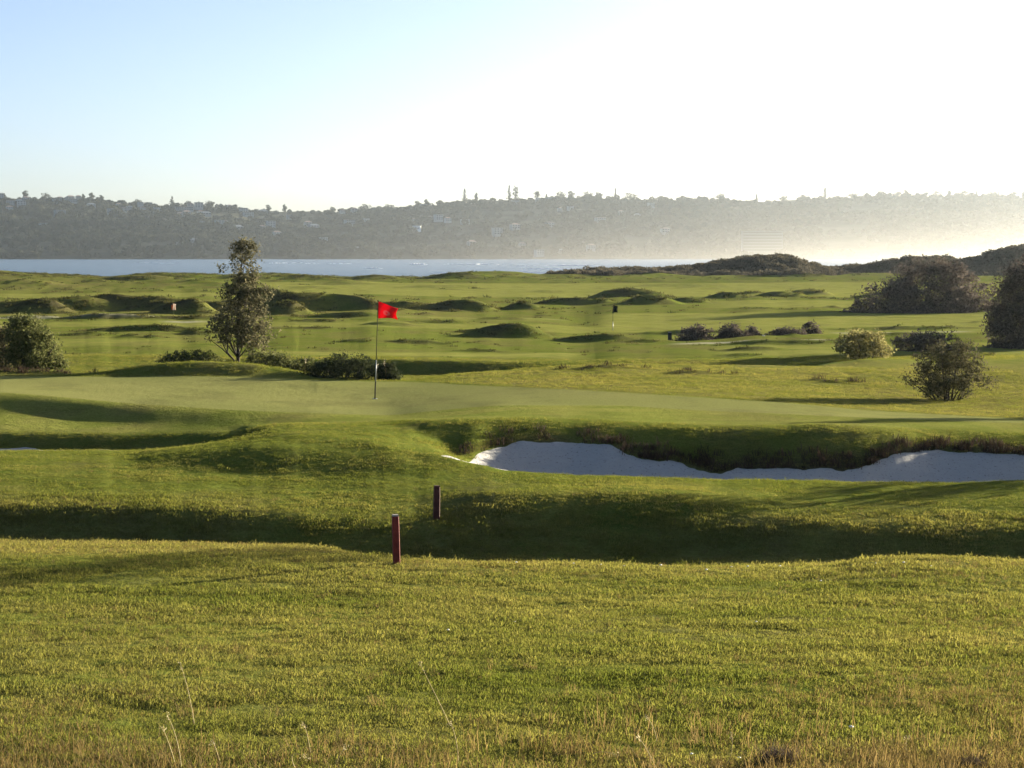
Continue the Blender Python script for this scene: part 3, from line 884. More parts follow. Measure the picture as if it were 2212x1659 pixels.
# rough tussocks on the far mounds and rough
M_TUSS = leafy('tussock_blade', (0.032, 0.040, 0.016), (0.110, 0.100, 0.042), .35, 'inst', (1.2, 1.15, .8))
tuss_v = [blade_tuft('rough_tussock', 34, .05, .15, .30, .03, 1.2, M_TUSS, rg) for _ in range(4)]
x, y = fan_points(120000, 60.0, 258.0, 1.25)
f = {k: bil(a, x, y) for k, a in attrs.items()}
keep = (RNG.random(len(x)) < np.clip(f['heath'] * .8 + .012, 0, 1)) & (f['mown'] < .4)
x, y = x[keep], y[keep]
scatter('rough_grass', np.stack([x, y, H(x, y) - .02], 1), (.5 + .7 * RNG.random(len(x))) * np.clip(y / 110, .55, 1.5), RNG.integers(0, 4, len(x)), tuss_v, .30 + RNG.normal(size=len(x)) * .25)

# scrub on the dune by the sea
M_SCRUB = leafy('scrub_leaf', (0.060, 0.055, 0.038), (0.150, 0.125, 0.085), .30, 'inst')  # scrub leaves lightened, distance haze mixed into the colour
rngS = np.random.default_rng(3)


def scrub_variant(nm, n, rx, rz, leaf, mat, rng):
    d = rng.normal(size=(n, 3)); d /= np.linalg.norm(d, axis=1, keepdims=True)
    d *= (.55 + .45 * rng.random((n, 1)))
    c = d * np.array([rx, rx, rz]); c[:, 2] = np.abs(c[:, 2])
    me = leaf_mesh(nm, c, leaf, mat, rng, 1.7)
    return bpy.data.objects.new(nm, me)


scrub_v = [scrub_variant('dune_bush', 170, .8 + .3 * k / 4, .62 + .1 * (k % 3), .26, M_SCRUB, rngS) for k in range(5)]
x, y = fan_points(9000, 256.0, 300.0, 0.5, 1120, 2900)
uu = x / y * F_PX + UC
keep = RNG.random(len(x)) < sstep(1160, 1300, uu) * sstep(0, 6, y - 257 - 6 * fbm(x * .1, y * .1)) * .9
x, y = x[keep], y[keep]
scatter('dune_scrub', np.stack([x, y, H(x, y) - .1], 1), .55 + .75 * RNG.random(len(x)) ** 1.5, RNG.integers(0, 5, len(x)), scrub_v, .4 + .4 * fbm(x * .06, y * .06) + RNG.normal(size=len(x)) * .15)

# wood on the far hill
M_WOOD = leafy('far_wood_leaf', (0.014, 0.019, 0.016), (0.050, 0.052, 0.036), .08, 'inst')
wood_v = []
for k in range(6):
    n = 150; d = rngS.normal(size=(n, 3)); d /= np.linalg.norm(d, axis=1, keepdims=True); d *= (.6 + .4 * rngS.random((n, 1)))
    c = d * np.array([4.2 + k * .3, 4.2, 3.0 + .5 * (k % 3)]) + np.array([0, 0, 4.0])
    wood_v.append(bpy.data.objects.new('wood_crown', leaf_mesh('wood_crown', c, 2.3, M_WOOD, rngS, 1.5)))
n = 9000
hu_ = RNG.random(n) * 3300 - 550; s_ = RNG.random(n) ** .8 * .985 + .015
D_, z_ = hill_rel(hu_, s_)
x_ = (hu_ - UC) / F_PX * D_
z_ = z_ + 3.0 * fbm(x_ * .008, D_ * .008, 4) * sstep(0.02, .15, s_) * sstep(1.02, .9, s_)
sc_ = (.55 + .75 * RNG.random(n)) * np.where(s_ > .93, .75, 1)
keep = RNG.random(n) < np.clip(.98 - 2.2 * sstep(.12, .4, fbm(x_ * .010, D_ * .016, 3)), .12, 1)
scatter('hillside_wood', np.stack([x_, D_, z_ + CAM_Z - 1.0], 1)[keep], sc_[keep], RNG.integers(0, 6, keep.sum()), wood_v, (.45 + 1.3 * fbm(x_ * .007, D_ * .010) + RNG.normal(size=n) * .2)[keep], tilt=.05)

# ------------------------------------------------------------------ houses on the far hill
M_WALLS = [simple('pale_wall', (0.24, 0.27, 0.30), .8, .1, 1), simple('cream_wall', (0.22, 0.23, 0.24), .8, .1, 1), simple('grey_wall', (0.16, 0.19, 0.22), .8, .1, 1)]
M_ROOFS = [simple('tile_roof', (0.20, 0.15, 0.13), .8, .15, 1), simple('metal_roof', (0.18, 0.20, 0.22), .5, .1, 1)]
M_PANE = simple('window_pane', (0.05, 0.06, 0.07), .15, 0, 1, .6)


def box(x0, x1, y0, y1, z0, z1):
    V = [(x, y, z) for z in (z0, z1) for (x, y) in ((x0, y0), (x1, y0), (x1, y1), (x0, y1))]
    return V, [(0, 3, 2, 1), (4, 5, 6, 7), (0, 1, 5, 4), (1, 2, 6, 5), (2, 3, 7, 6), (3, 0, 4, 7)]


def house_proto(k, storeys, wdt, dep, hip):
    hh = 3.0 * storeys
    wall = np_parts = box(-wdt / 2, wdt / 2, -dep / 2, dep / 2, -4, hh)
    if hip:
        rv = [(-wdt / 2 - .5, -dep / 2 - .5, hh + .003), (wdt / 2 + .5, -dep / 2 - .5, hh + .003), (wdt / 2 + .5, dep / 2 + .5, hh + .003), (-wdt / 2 - .5, dep / 2 + .5, hh + .003), (-wdt / 4, 0, hh + 2.2), (wdt / 4, 0, hh + 2.2)]
        rf = [(0, 1, 5, 4), (1, 2, 5), (2, 3, 4, 5), (3, 0, 4), (3, 2, 1, 0)]
    else:
        rv, rf = box(-wdt / 2 - .5, wdt / 2 + .5, -dep / 2 - .8, dep / 2 + .5, hh + .003, hh + .5)
    wv, wf = [], []
    wins = []
    for s in range(storeys):
        nw = max(2, int(wdt / 4))
        for i in range(nw):
            cx = -wdt / 2 + wdt * (i + .5) / nw
            wins.append(box(cx - wdt / nw * .32, cx + wdt / nw * .32, -dep / 2 - .06, -dep / 2 + .1, 3 * s + .9, 3 * s + 2.3))
    return wall, (rv, rf), wins


def mesh_only(nm, vf, mat):
    me = bpy.data.meshes.new(nm); me.from_pydata([tuple(v) for v in vf[0]], [], [tuple(q) for q in vf[1]]); me.materials.append(mat); me.update()
    return me


protos = []
for k, (st, wd_, dp, hip) in enumerate(((2, 13, 9, True), (1, 15, 9, True), (2, 16, 10, False), (3, 14, 10, False), (2, 11, 8, True))):
    wl_, rf_, wn_ = house_proto(k, st, wd_, dp, hip)
    protos.append((mesh_only('wall', wl_, M_WALLS[k % 3]), mesh_only('roof', rf_, M_ROOFS[k % 2]), [mesh_only('window', q, M_PANE) for q in wn_], st))
HOUSES = [(8, 436), (30, 450), (50, 445), (54, 459), (113, 445), (163, 446), (176, 434), (203, 455), (156, 465), (244, 474), (309, 451), (314, 465), (339, 474), (392, 462), (412, 464), (407, 476), (437, 474), (450, 475),
          (540, 474), (500, 455), (490, 498), (478, 502), (517, 508), (100, 504), (394, 538), (425, 533), (588, 503), (570, 509), (601, 523), (681, 504), (668, 501), (742, 466), (767, 466), (757, 496), (794, 493), (895, 492), (930, 486),
          (948, 489), (968, 492), (1005, 496), (1019, 541), (701, 535), (777, 548), (631, 480), (1208, 467), (1231, 467), (1127, 543), (1164, 555), (1209, 550), (1375, 480), (1275, 546), (1113, 447)]
_rh = random.Random(9)
for _ in range(40):
    u_h = _rh.choice((_rh.uniform(5, 560), _rh.uniform(5, 560), _rh.uniform(560, 1000), _rh.uniform(1000, 1500)))
    vc_h = float(crest_v(u_h)); HOUSES.append((round(u_h), round(vc_h + 6 + (_rh.random() ** 1.3) * (50 if u_h < 560 else 85))))
ORD = ['first', 'second', 'third', 'fourth', 'fifth', 'sixth', 'seventh', 'eighth', 'ninth', 'tenth', 'eleventh', 'twelfth', 'thirteenth', 'fourteenth', 'fifteenth', 'sixteenth', 'seventeenth', 'eighteenth', 'nineteenth', 'twentieth'] + [t_ + ('-' + q_ if q_ else '') for t_, l_ in (('twenty', 0), ('thirty', 0), ('forty', 0), ('fifty', 0), ('sixty', 0), ('seventy', 0), ('eighty', 0), ('ninety', 0), ('hundred', 0)) for q_ in ('first', 'second', 'third', 'fourth', 'fifth', 'sixth', 'seventh', 'eighth', 'ninth', 'next')]
HOUSES.sort()
kinds = ['white', 'cream', 'grey', 'white', 'cream']
zone = lambda u, v: ('upper slope' if v < 470 else 'middle slope' if v < 515 else 'lower slope') + (' at the far left' if u < 280 else ' left of the lone tree' if u < 480 else ' just right of the lone tree' if u < 800 else ' above the breaking waves' if u < 1060 else ' towards the hazy right')
desc = ['hip roofed two storey house', 'low hip roofed house', 'flat roofed house', 'tall flat roofed house', 'small hip roofed house']
for i, (u, v) in enumerate(HOUSES):
    k = (i * 7 + 3) % 5
    wme, rme, wins, st = protos[k]
    p = hill_at(u, v)
    hgt = 3 * st
    t = thing('house', f'{kinds[k]} {desc[k]} on the far hill, {ORD[i]} house from the left', 'house', p + Vector((0, -7, 2.5)), 'houses on the far hillside', rz=R(random.uniform(15, 32)))
    sc = random.uniform(.5, .85)
    t.scale = (sc, sc, sc * random.uniform(.9, 1.1))
    link(bpy.data.objects.new('wall', wme), t); link(bpy.data.objects.new('roof', rme), t)
    for q in wins:
        link(bpy.data.objects.new('window', q), t)
# bright small house and the long apartment block half lost in spray
p = hill_at(902, 511)
t = thing('house', 'bright white house catching light at mid slope above the big wave', 'house', p + Vector((0, -8, 3)), None)
v_ = box(-5, 5, -4, 4, -3, 4.5); mesh_obj('wall', *v_, simple('white_wall', (.82, .82, .8), .8), t)
v_ = box(-5.4, 5.4, -4.4, 4.4, 4.503, 5.0); mesh_obj('roof', *v_, M_ROOFS[1], t)
v_ = box(-3, 3, -4.06, -3.9, 1, 2.4); mesh_obj('window', *v_, M_PANE, t)
p = hill_at(1643, 549)
k = p.y / F_PX
t = thing('apartment_block', 'long pale apartment block with storey bands half lost in bright spray', 'building', p + Vector((0, -12, 1)))
bw, bh = 86 * k, 44 * k
M_BLOCK = simple('block_wall', (0.07, 0.085, 0.10), .8, .1, 1)
v_ = box(-bw / 2, bw / 2, 0, 14, -4, bh); mesh_obj('wall', *v_, M_BLOCK, t)
for s in range(7):
    z0 = bh * (s + .12) / 7
    v_ = box(-bw / 2 + 1, bw / 2 - 1, -.25, .2, z0 + 1.2, z0 + 2.6); mesh_obj('window_band', *v_, M_PANE, t)
    v_ = box(-bw / 2, bw / 2, -1.6, -.27, z0, z0 + 1.0); mesh_obj('balcony', *v_, M_BLOCK, t)
v_ = box(-bw / 2 - .4, bw / 2 + .4, -1.8, 14.4, bh + .003, bh + .8); mesh_obj('roof', *v_, M_BLOCK, t)

# ------------------------------------------------------------------ single trees on the skyline
M_FTREE = leafy('skyline_leaf', (0.022, 0.026, 0.018), (0.055, 0.055, 0.036), .15)
M_BARK = simple('bark', (0.045, 0.038, 0.032), .9, .3, 20, .1)
SKY_T = [(8, 417, 16, 'flat'), (60, 411, 13, 'round'), (103, 416, 20, 'flat'), (157, 424, 12, 'flat'), (184, 420, 7, 'round'), (202, 417, 12, 'round'), (223, 422, 9, 'round'), (375, 425, 18, 'cone'), (408, 434, 14, 'flat'), (431, 436, 8, 'round'), (455, 434, 22, 'flat'), (300, 431, 20, 'flat'),
         (582, 442, 11, 'round'), (617, 442, 9, 'round'), (720, 447, 14, 'flat'), (790, 441, 26, 'flat'), (840, 442, 24, 'flat'), (903, 434, 14, 'round'), (922, 431, 10, 'round'), (950, 433, 13, 'round'),
         (1004, 408, 17, 'cone'), (1029, 417, 7, 'round'), (1100, 400, 15, 'cone'), (1114, 402, 13, 'round'), (1160, 412, 14, 'round'), (1180, 420, 8, 'cone'), (1210, 414, 22, 'flat'), (1233, 413, 16, 'round'), (1268, 414, 26, 'flat'), (1292, 416, 18, 'round'),
         (1328, 407, 6, 'cone'), (1360, 416, 30, 'flat'), (1425, 423, 26, 'flat'), (1470, 422, 18, 'flat'), (1555, 418, 26, 'flat'), (1632, 420, 9, 'cone'), (1690, 424, 20, 'flat'), (1730, 421, 16, 'round'), (1779, 405, 15, 'cone'), (1840, 416, 24, 'flat'),
         (1897, 412, 18, 'round'), (1935, 414, 18, 'flat'), (1952, 410, 12, 'round'), (1995, 414, 16, 'round'), (2018, 410, 24, 'flat'), (2046, 412, 9, 'round'), (2076, 411, 24, 'round'), (2105, 412, 7, 'cone'), (2140, 413, 28, 'flat'), (2184, 414, 18, 'round'), (2206, 413, 14, 'round')]
named = {60: 'round crowned tree highest on the far left end of the ridge', 375: 'broad conifer on the ridge left above the lone tree', 1004: 'tall conical pine on the ridge above the big breaking wave',
         1100: 'tallest conical pine on the ridge, left of a close pair', 1114: 'round topped tree on the ridge, right of a close pair', 1160: 'round tree on the ridge just right of the tall pair',
         1328: 'thin spire shaped tree on the ridge above the dark flag', 1779: 'lone pointed pine on the hazy right half of the ridge', 202: 'dark round tree on the far left ridge beside a smaller one', 8: 'flat topped tree at the extreme left end of the ridge',
         582: 'left one of two tiny round trees on the low saddle', 617: 'right one of two tiny round trees on the low saddle'}
SKY_T.sort()
for i, (u, vt, wpx, shape) in enumerate(SKY_T):
    D = HILL_Y1 - 6; k = D / F_PX
    base = Vector(((u - UC) * k, D, -(float(crest_v(u)) + 5 - V_HOR) * k + CAM_Z - 1))
    h = (float(crest_v(u)) + 5 - vt) * k + 1; rw = wpx / 2 * k
    zone_ = 'on the far left ridge' if u < 480 else 'on the ridge between lone tree and red flag' if u < 800 else 'on the ridge above the breaking waves' if u < 1060 else 'on the ridge above the middle of the links' if u < 1500 else 'on the hazy right part of the ridge'
    lab = named.get(u, {'flat': 'broad low tree', 'round': 'small round tree', 'cone': 'narrow pointed tree'}[shape] + f' on the far skyline, {ORD[i]} from its left end')
    t = thing('ridge_tree', lab, 'tree', base, 'trees along the skyline of the far hill')
    n = 260
    rngT = np.random.default_rng(100 + i)
    if shape == 'cone':
        q = rngT.random(n) ** 1.4
        zz = h * (.15 + .85 * q); rr = rw * (1.08 - q) * (.75 + .25 * np.sin(q * 30)); a = rngT.random(n) * 6.283; r2 = np.sqrt(rngT.random(n))
        C = np.stack([rr * r2 * np.cos(a), rr * r2 * np.sin(a), zz], 1)
    else:
        d = rngT.normal(size=(n, 3)); d /= np.linalg.norm(d, axis=1, keepdims=True); d *= rngT.random((n, 1)) ** .4
        ch = h * (.44 if shape == 'round' else .46)
        C = d * np.array([rw, rw, ch]) + np.array([0, 0, h - ch])
        C[:, 0] += rw * .25 * np.sin(C[:, 2])
    link(bpy.data.objects.new('crown', leaf_mesh('crown', C, 1.9, M_FTREE, rngT, 1.5)), t)
    v_, f_ = tube([(0, 0, -1), (0.1, 0, h * .4), (0, 0, h * .75)], [.9, .7, .3], 6)
    mesh_obj('trunk', v_, f_, M_BARK, t, True)

# ------------------------------------------------------------------ breaking waves
WAVES = [(905, 571, 22, 6.5, 'largest white breaking wave in the middle of the bay'), (805, 579, 26, 4.5, 'white wave breaking nearer the dune, left of the largest'), (735, 569, 30, 3, 'long low white wave breaking below the far shore'),
         (600, 568, 26, 3.2, 'white wave just right of the lone tree'), (665, 569, 30, 2, 'thin foam line between the tree and the long low wave'), (1042, 570, 18, 4, 'small white wave right of the largest one'), (1085, 571, 14, 2.5, 'smallest white wave off the hazy shore'),
         (990, 570, 40, 2, 'thin white foam line left of the small wave'), (1150, 574, 60, 4, 'bright surf line in front of the hazy shore'), (1190, 580, 70, 4, 'bright surf line nearest the scrub dune'), (1120, 588, 90, 3, 'long surf line breaking behind the green dune'),
         (1010, 588, 90, 2.4, 'faint surf line behind the green dune middle'), (640, 567, 50, 1.8, 'thin far foam line behind the lone tree'), (330, 567, 60, 1.4, 'faint foam line along the far left shore'), (1230, 573, 80, 4, 'broad white surf at the hazy right end of the bay')]
for i, (u, v, wpx, hpx, lab) in enumerate(WAVES):
    D = CAM_Z * F_PX / (v + 1 - V_HOR); k = D / F_PX
    wv = wpx * k * 1.7; hv = hpx * k * (.75 if i == 0 else .45)
    rngW = np.random.default_rng(i + 40)
    n = 22; V, Fc = [], []
    for j in range(n + 1):
        a = j / n; env = math.sin(math.pi * min(max(a, .02), .98)) ** .6
        hh = hv * env * (.15 + 1.0 * rngW.random() ** 1.6)
        xx_ = (a - .5) * wv; bow = 6 * k * math.sin(a * 5 + i)
        V += [(xx_, bow - hv * 1.3, -.3), (xx_, bow - hv * .4, hh * .75), (xx_, bow + .1, hh), (xx_, bow + hv * 1.0, hh * .4), (xx_, bow + hv * 1.8, -.3)]
    for j in range(n):
        for q in range(4):
            Fc.append((j * 5 + q, (j + 1) * 5 + q, (j + 1) * 5 + q + 1, j * 5 + q + 1))
    o = mesh_obj('breaking_wave', V, Fc, M_FOAM, None, True, loc=((u - UC) * k, D, .1))
    tag(o, lab, 'wave', 'breaking waves in the bay')

# ------------------------------------------------------------------ trees and shrubs on the links
M_TREE = leafy('tree_leaf', (0.036, 0.042, 0.022), (0.175, 0.155, 0.090), .34, 'island')
M_BUSH = leafy('bush_leaf', (0.038, 0.040, 0.021), (0.130, 0.115, 0.062), .28, 'island')
M_GREENB = leafy('green_bush_leaf', (0.044, 0.058, 0.019), (0.150, 0.150, 0.060), .38, 'island')
M_DARKB = leafy('dark_bush_leaf', (0.022, 0.030, 0.016), (0.060, 0.066, 0.032), .25)
M_BROWN = leafy('brown_bush_leaf', (0.052, 0.044, 0.038), (0.150, 0.122, 0.098), .25)  # brown leaves lightened to carry haze and flare in their colour
M_YELLOW = leafy('yellow_bush_leaf', (0.11, 0.10, 0.035), (0.28, 0.25, 0.10), .42)

plant('coastal_tree', 'lone slender tree with bare lower branches behind the green mound', 'tree', 513, 50.0, 783,
      [(520, 508, 548), (535, 498, 556), (555, 494, 560), (575, 488, 563), (592, 486, 565), (608, 488, 572), (622, 478, 588), (640, 476, 590), (655, 486, 584), (672, 472, 590), (690, 452, 592), (708, 450, 596), (722, 452, 600), (736, 470, 590), (748, 500, 588)],
      350, 32, .074, M_TREE, M_BARK, crad=.135, trunk=(.055, -.05), stems=26, seed=21, hollow=.15, trunk_top=.97,
      extra=[(545, 765, 0), (565, 760, .1), (575, 752, 0), (555, 770, -.1), (585, 765, .1), (540, 755, 0), (478, 585, 0), (476, 576, 0), (480, 630, 0), (484, 640, .1), (590, 625, 0), (588, 634, 0), (455, 700, 0), (448, 716, 0), (452, 730, 0), (470, 735, .1)])
# two bare side stems at the tree's left foot
tr = bpy.data.objects['coastal_tree']
bk = 50 / F_PX
lb = []
for (pa, pb, pc) in (((505, 778), (488, 758), (474, 728)), ((506, 779), (478, 752), (455, 735)), ((490, 760), (492, 735), (485, 718))):
    pts_ = [Vector(((a - UC) * bk, 50.0, CAM_Z - (b - V_HOR) * bk)) - tr.location for a, b in (pa, pb, pc)]
    lb.append(tube([pts_[0], pts_[0].lerp(pts_[1], .5), pts_[1], pts_[1].lerp(pts_[2], .5), pts_[2]], [.022, .019, .016, .012, .008], 5))
v_, f_ = join(lb)
mesh_obj('bare_branch', v_, f_, M_BARK, tr, True)

plant('round_bush', 'rounded bush standing alone on the right, casting a long shadow', 'bush', 2050, 42.0, 862,
      [(738, 2060, 2108), (752, 1985, 2112), (770, 1972, 2128), (790, 1962, 2134), (808, 1966, 2132), (826, 1968, 2138), (840, 1980, 2120), (854, 1995, 2100), (864, 2015, 2085)],
      210, 36, .065, M_BUSH, M_BARK, crad=.15, stems=14, seed=33, hollow=.2, extra=[(1962, 812, 0), (1960, 820, 0), (2140, 824, 0), (2146, 822, .1), (2135, 835, 0), (1975, 830, 0)], foliage_name='foliage')
plant('leafy_shrub', 'leafy green shrub cut off by the left edge beside the green', 'shrub', 62, 50.0, 796,
      [(684, 30, 70), (694, 12, 96), (712, 8, 112), (730, 6, 122), (750, 6, 130), (770, 8, 138), (786, 8, 142), (796, 12, 138)],
      260, 36, .08, M_GREENB, M_BARK, crad=.17, stems=12, seed=5, hollow=.2, foliage_name='foliage')
plant('leafy_shrub', 'dark shrub hard against the left edge, left of the leafy green one', 'shrub', -12, 50.6, 796,
      [(706, -40, 20), (722, -60, 36), (745, -70, 40), (770, -70, 44), (796, -70, 40)],
      190, 34, .08, M_BUSH, M_BARK, crad=.17, stems=8, seed=6, hollow=.2, foliage_name='foliage')
plant('low_shrub', 'low near black shrub behind the flagstick at the back of the green', 'shrub', 745, 47.2, 822,
      [(766, 720, 780), (776, 690, 815), (790, 660, 838), (804, 640, 858), (816, 650, 866), (822, 670, 866)],
      230, 30, .06, M_DARKB, M_BARK, crad=.11, stems=12, seed=8, hollow=.1, depth=.5, foliage_name='foliage')
plant('low_shrub', 'block of dark shrub at the right end of the flagstick hedge', 'shrub', 843, 47.0, 822,
      [(788, 815, 860), (800, 812, 866), (812, 812, 868), (822, 815, 867)], 70, 30, .06, M_DARKB, M_BARK, crad=.10, stems=6, seed=9, hollow=.1, depth=.7, foliage_name='foliage')
plant('low_shrub', 'low green scrub left of the lone tree behind the mound', 'shrub', 410, 49.0, 786,
      [(756, 395, 430), (766, 350, 470), (778, 335, 490), (788, 340, 490)], 110, 30, .06, M_GREENB, M_BARK, crad=.11, stems=8, seed=10, hollow=.1, depth=.5, foliage_name='foliage')
plant('low_shrub', 'low leafy scrub at the right foot of the lone tree', 'shrub', 592, 49.0, 795,
      [(762, 535, 600), (774, 525, 640), (786, 530, 665), (798, 560, 670)], 120, 30, .06, M_GREENB, M_BARK, crad=.11, stems=8, seed=12, hollow=.1, depth=.5, foliage_name='foliage')
plant('low_shrub', 'thin green scrub between the lone tree and the black shrub', 'shrub', 650, 48.6, 800,
      [(775, 640, 690), (788, 625, 700), (802, 630, 700)], 50, 28, .06, M_GREENB, M_BARK, crad=.1, stems=6, seed=13, hollow=.1, depth=.5, foliage_name='foliage')
# brown heath bushes beside the far pale strip
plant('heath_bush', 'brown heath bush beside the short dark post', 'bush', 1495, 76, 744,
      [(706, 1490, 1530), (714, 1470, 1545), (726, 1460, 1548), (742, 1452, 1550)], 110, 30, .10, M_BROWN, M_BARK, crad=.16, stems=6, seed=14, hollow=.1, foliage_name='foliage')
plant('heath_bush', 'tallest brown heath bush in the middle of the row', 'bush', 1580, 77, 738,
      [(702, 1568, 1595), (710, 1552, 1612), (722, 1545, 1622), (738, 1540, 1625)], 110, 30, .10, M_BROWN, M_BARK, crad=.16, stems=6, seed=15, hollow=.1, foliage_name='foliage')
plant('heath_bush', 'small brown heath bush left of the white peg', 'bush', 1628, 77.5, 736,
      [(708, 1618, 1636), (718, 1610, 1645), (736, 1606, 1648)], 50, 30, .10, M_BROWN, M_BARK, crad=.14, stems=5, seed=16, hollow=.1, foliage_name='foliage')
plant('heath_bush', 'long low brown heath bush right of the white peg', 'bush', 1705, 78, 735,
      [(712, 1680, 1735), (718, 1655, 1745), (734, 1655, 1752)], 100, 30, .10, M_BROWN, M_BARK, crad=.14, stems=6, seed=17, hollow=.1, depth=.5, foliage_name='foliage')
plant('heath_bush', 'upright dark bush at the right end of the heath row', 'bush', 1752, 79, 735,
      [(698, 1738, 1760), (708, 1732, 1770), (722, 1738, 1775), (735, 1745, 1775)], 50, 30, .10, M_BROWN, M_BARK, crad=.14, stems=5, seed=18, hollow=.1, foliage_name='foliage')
plant('sunlit_bush', 'pale yellow bush lit by the sun in front of the dark hedge', 'bush', 1878, 57.6, 772,
      [(716, 1842, 1890), (724, 1812, 1912), (738, 1800, 1926), (754, 1798, 1934), (768, 1830, 1932)], 150, 30, .085, M_YELLOW, M_BARK, crad=.15, stems=10, seed=19, hollow=.3, foliage_name='foliage')
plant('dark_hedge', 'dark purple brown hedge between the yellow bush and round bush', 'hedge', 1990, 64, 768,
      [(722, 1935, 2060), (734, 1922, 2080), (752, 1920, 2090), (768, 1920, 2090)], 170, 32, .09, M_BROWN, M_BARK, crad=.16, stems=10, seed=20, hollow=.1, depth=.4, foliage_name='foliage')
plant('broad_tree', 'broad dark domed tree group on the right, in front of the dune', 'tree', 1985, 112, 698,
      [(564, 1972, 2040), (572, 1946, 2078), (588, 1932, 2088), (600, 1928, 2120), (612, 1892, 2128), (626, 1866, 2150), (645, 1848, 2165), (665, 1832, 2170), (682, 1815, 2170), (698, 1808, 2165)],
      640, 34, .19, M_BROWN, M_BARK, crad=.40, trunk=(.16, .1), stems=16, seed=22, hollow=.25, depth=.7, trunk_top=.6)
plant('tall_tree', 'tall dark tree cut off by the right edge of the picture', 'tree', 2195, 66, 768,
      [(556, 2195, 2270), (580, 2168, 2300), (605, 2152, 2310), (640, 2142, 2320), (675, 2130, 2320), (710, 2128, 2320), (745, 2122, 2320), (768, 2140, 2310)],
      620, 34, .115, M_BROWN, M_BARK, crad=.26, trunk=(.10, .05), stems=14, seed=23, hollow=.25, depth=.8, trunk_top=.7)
# trees just beyond the right edge; their long shadows cross the foreground
for i, (x0, y0, hh, ww, sd_, lab) in enumerate(((10.8, 30.1, 4.3, 1.4, 51, 'tall bushy tree beyond the right edge level with the bunker'), (14.6, 39.0, 2.4, .9, 53, 'bushy tree beyond the right edge level with the green'))):
    u0 = x0 / y0 * F_PX + UC; kk = F_PX / y0
    zb = float(H(x0, y0)); vb = V_HOR - (zb - CAM_Z) * kk
    plant('roadside_tree', lab, 'tree', u0, y0, vb,
          [(vb - hh * kk, u0 - .3 * kk, u0 + .3 * kk), (vb - hh * .8 * kk, u0 - ww * .8 * kk, u0 + ww * .8 * kk), (vb - hh * .5 * kk, u0 - ww * kk, u0 + ww * kk), (vb - hh * .15 * kk, u0 - ww * .9 * kk, u0 + ww * .9 * kk), (vb, u0 - ww * .7 * kk, u0 + ww * .7 * kk)],
          200, 34, .09, M_BUSH, M_BARK, crad=.22, trunk=(.06, .05), stems=8, seed=sd_, hollow=.2)

# ------------------------------------------------------------------ golf flags
M_FLAG = None


def flag_material(name, col, mark=False):
    m, n, l = mat_new(name)
    out = n.new('ShaderNodeOutputMaterial')
    d = n.new('ShaderNodeBsdfDiffuse'); t = n.new('ShaderNodeBsdfTranslucent'); mx = n.new('ShaderNodeMixShader'); mx.inputs[0].default_value = .45
    src = None
    if mark:
        at = n.new('ShaderNodeAttribute'); at.attribute_name = 'mark'
        c = n.new('ShaderNodeMix'); c.data_type = 'RGBA'
        c.inputs[6].default_value = (*col, 1); c.inputs[7].default_value = (.55, .22, .22, 1)
        l.new(at.outputs['Fac'], c.inputs[0]); src = c.outputs[2]
    for s in (d, t):
        if src:
            l.new(src, s.inputs[0])
        else:
            s.inputs[0].default_value = (*col, 1)
    l.new(d.outputs[0], mx.inputs[1]); l.new(t.outputs[0], mx.inputs[2]); l.new(mx.outputs[0], out.inputs[0])
    return m


def cloth(name, pole_top, size, mat, parent, droop, fold, mark=None, thick=.004):
    """flag hanging from the pole: hoist edge at x = 0, flying to +x with folds"""
    nx, nz = 30, 24
    W_, H_ = size
    V = []
    mk = []
    for j in range(nz + 1):
        b = j / nz
        for i in range(nx + 1):
            a = i / nx
            xx_ = W_ * a * (1 - .10 * math.sin(b * 3.1)); zz = -H_ * b - droop * a * (1 - .85 * b) + .05 * W_ * math.sin(a * 3.14) * b
            yy_ = fold * a ** .7 * math.sin(a * 7.5 + b * 2.6) + fold * .5 * math.sin(b * 6 + a * 3) * a
            V.append(Vector(pole_top) + Vector((xx_, yy_, zz)))
            r = math.hypot((a - .47) / .17, (b - .62) / .17)
            mk.append(max(0, min(1, 1.5 * (1 - abs(r - .7) * 2))) * .8 if mark else 0)
    Fc = [(j * (nx + 1) + i, j * (nx + 1) + i + 1, (j + 1) * (nx + 1) + i + 1, (j + 1) * (nx + 1) + i) for j in range(nz) for i in range(nx)]
    o = mesh_obj(name, V, Fc, mat, parent, True)
    if mark:
        at = o.data.attributes.new('mark', 'FLOAT', 'POINT'); at.data.foreach_set('value', mk)
    s = o.modifiers.new('cloth_thickness', 'SOLIDIFY'); s.thickness = thick
    return o


M_RED = flag_material('red_flag_cloth', (0.62, 0.022, 0.035), True)
M_NAVY = flag_material('dark_flag_cloth', (0.012, 0.020, 0.022))
M_WHITEF = flag_material('white_flag_cloth', (0.75, 0.62, 0.52))
M_ORANGE = flag_material('orange_flag_cloth', (0.65, 0.16, 0.04))
M_POLED = simple('dark_pole_paint', (0.035, 0.035, 0.02), .8, 0, 1, .05)
M_POLEW = simple('pale_pole_paint', (0.20, 0.21, 0.19), .4)
M_POLEO = simple('olive_pole_paint', (0.08, 0.08, 0.035), .8, 0, 1, .05)

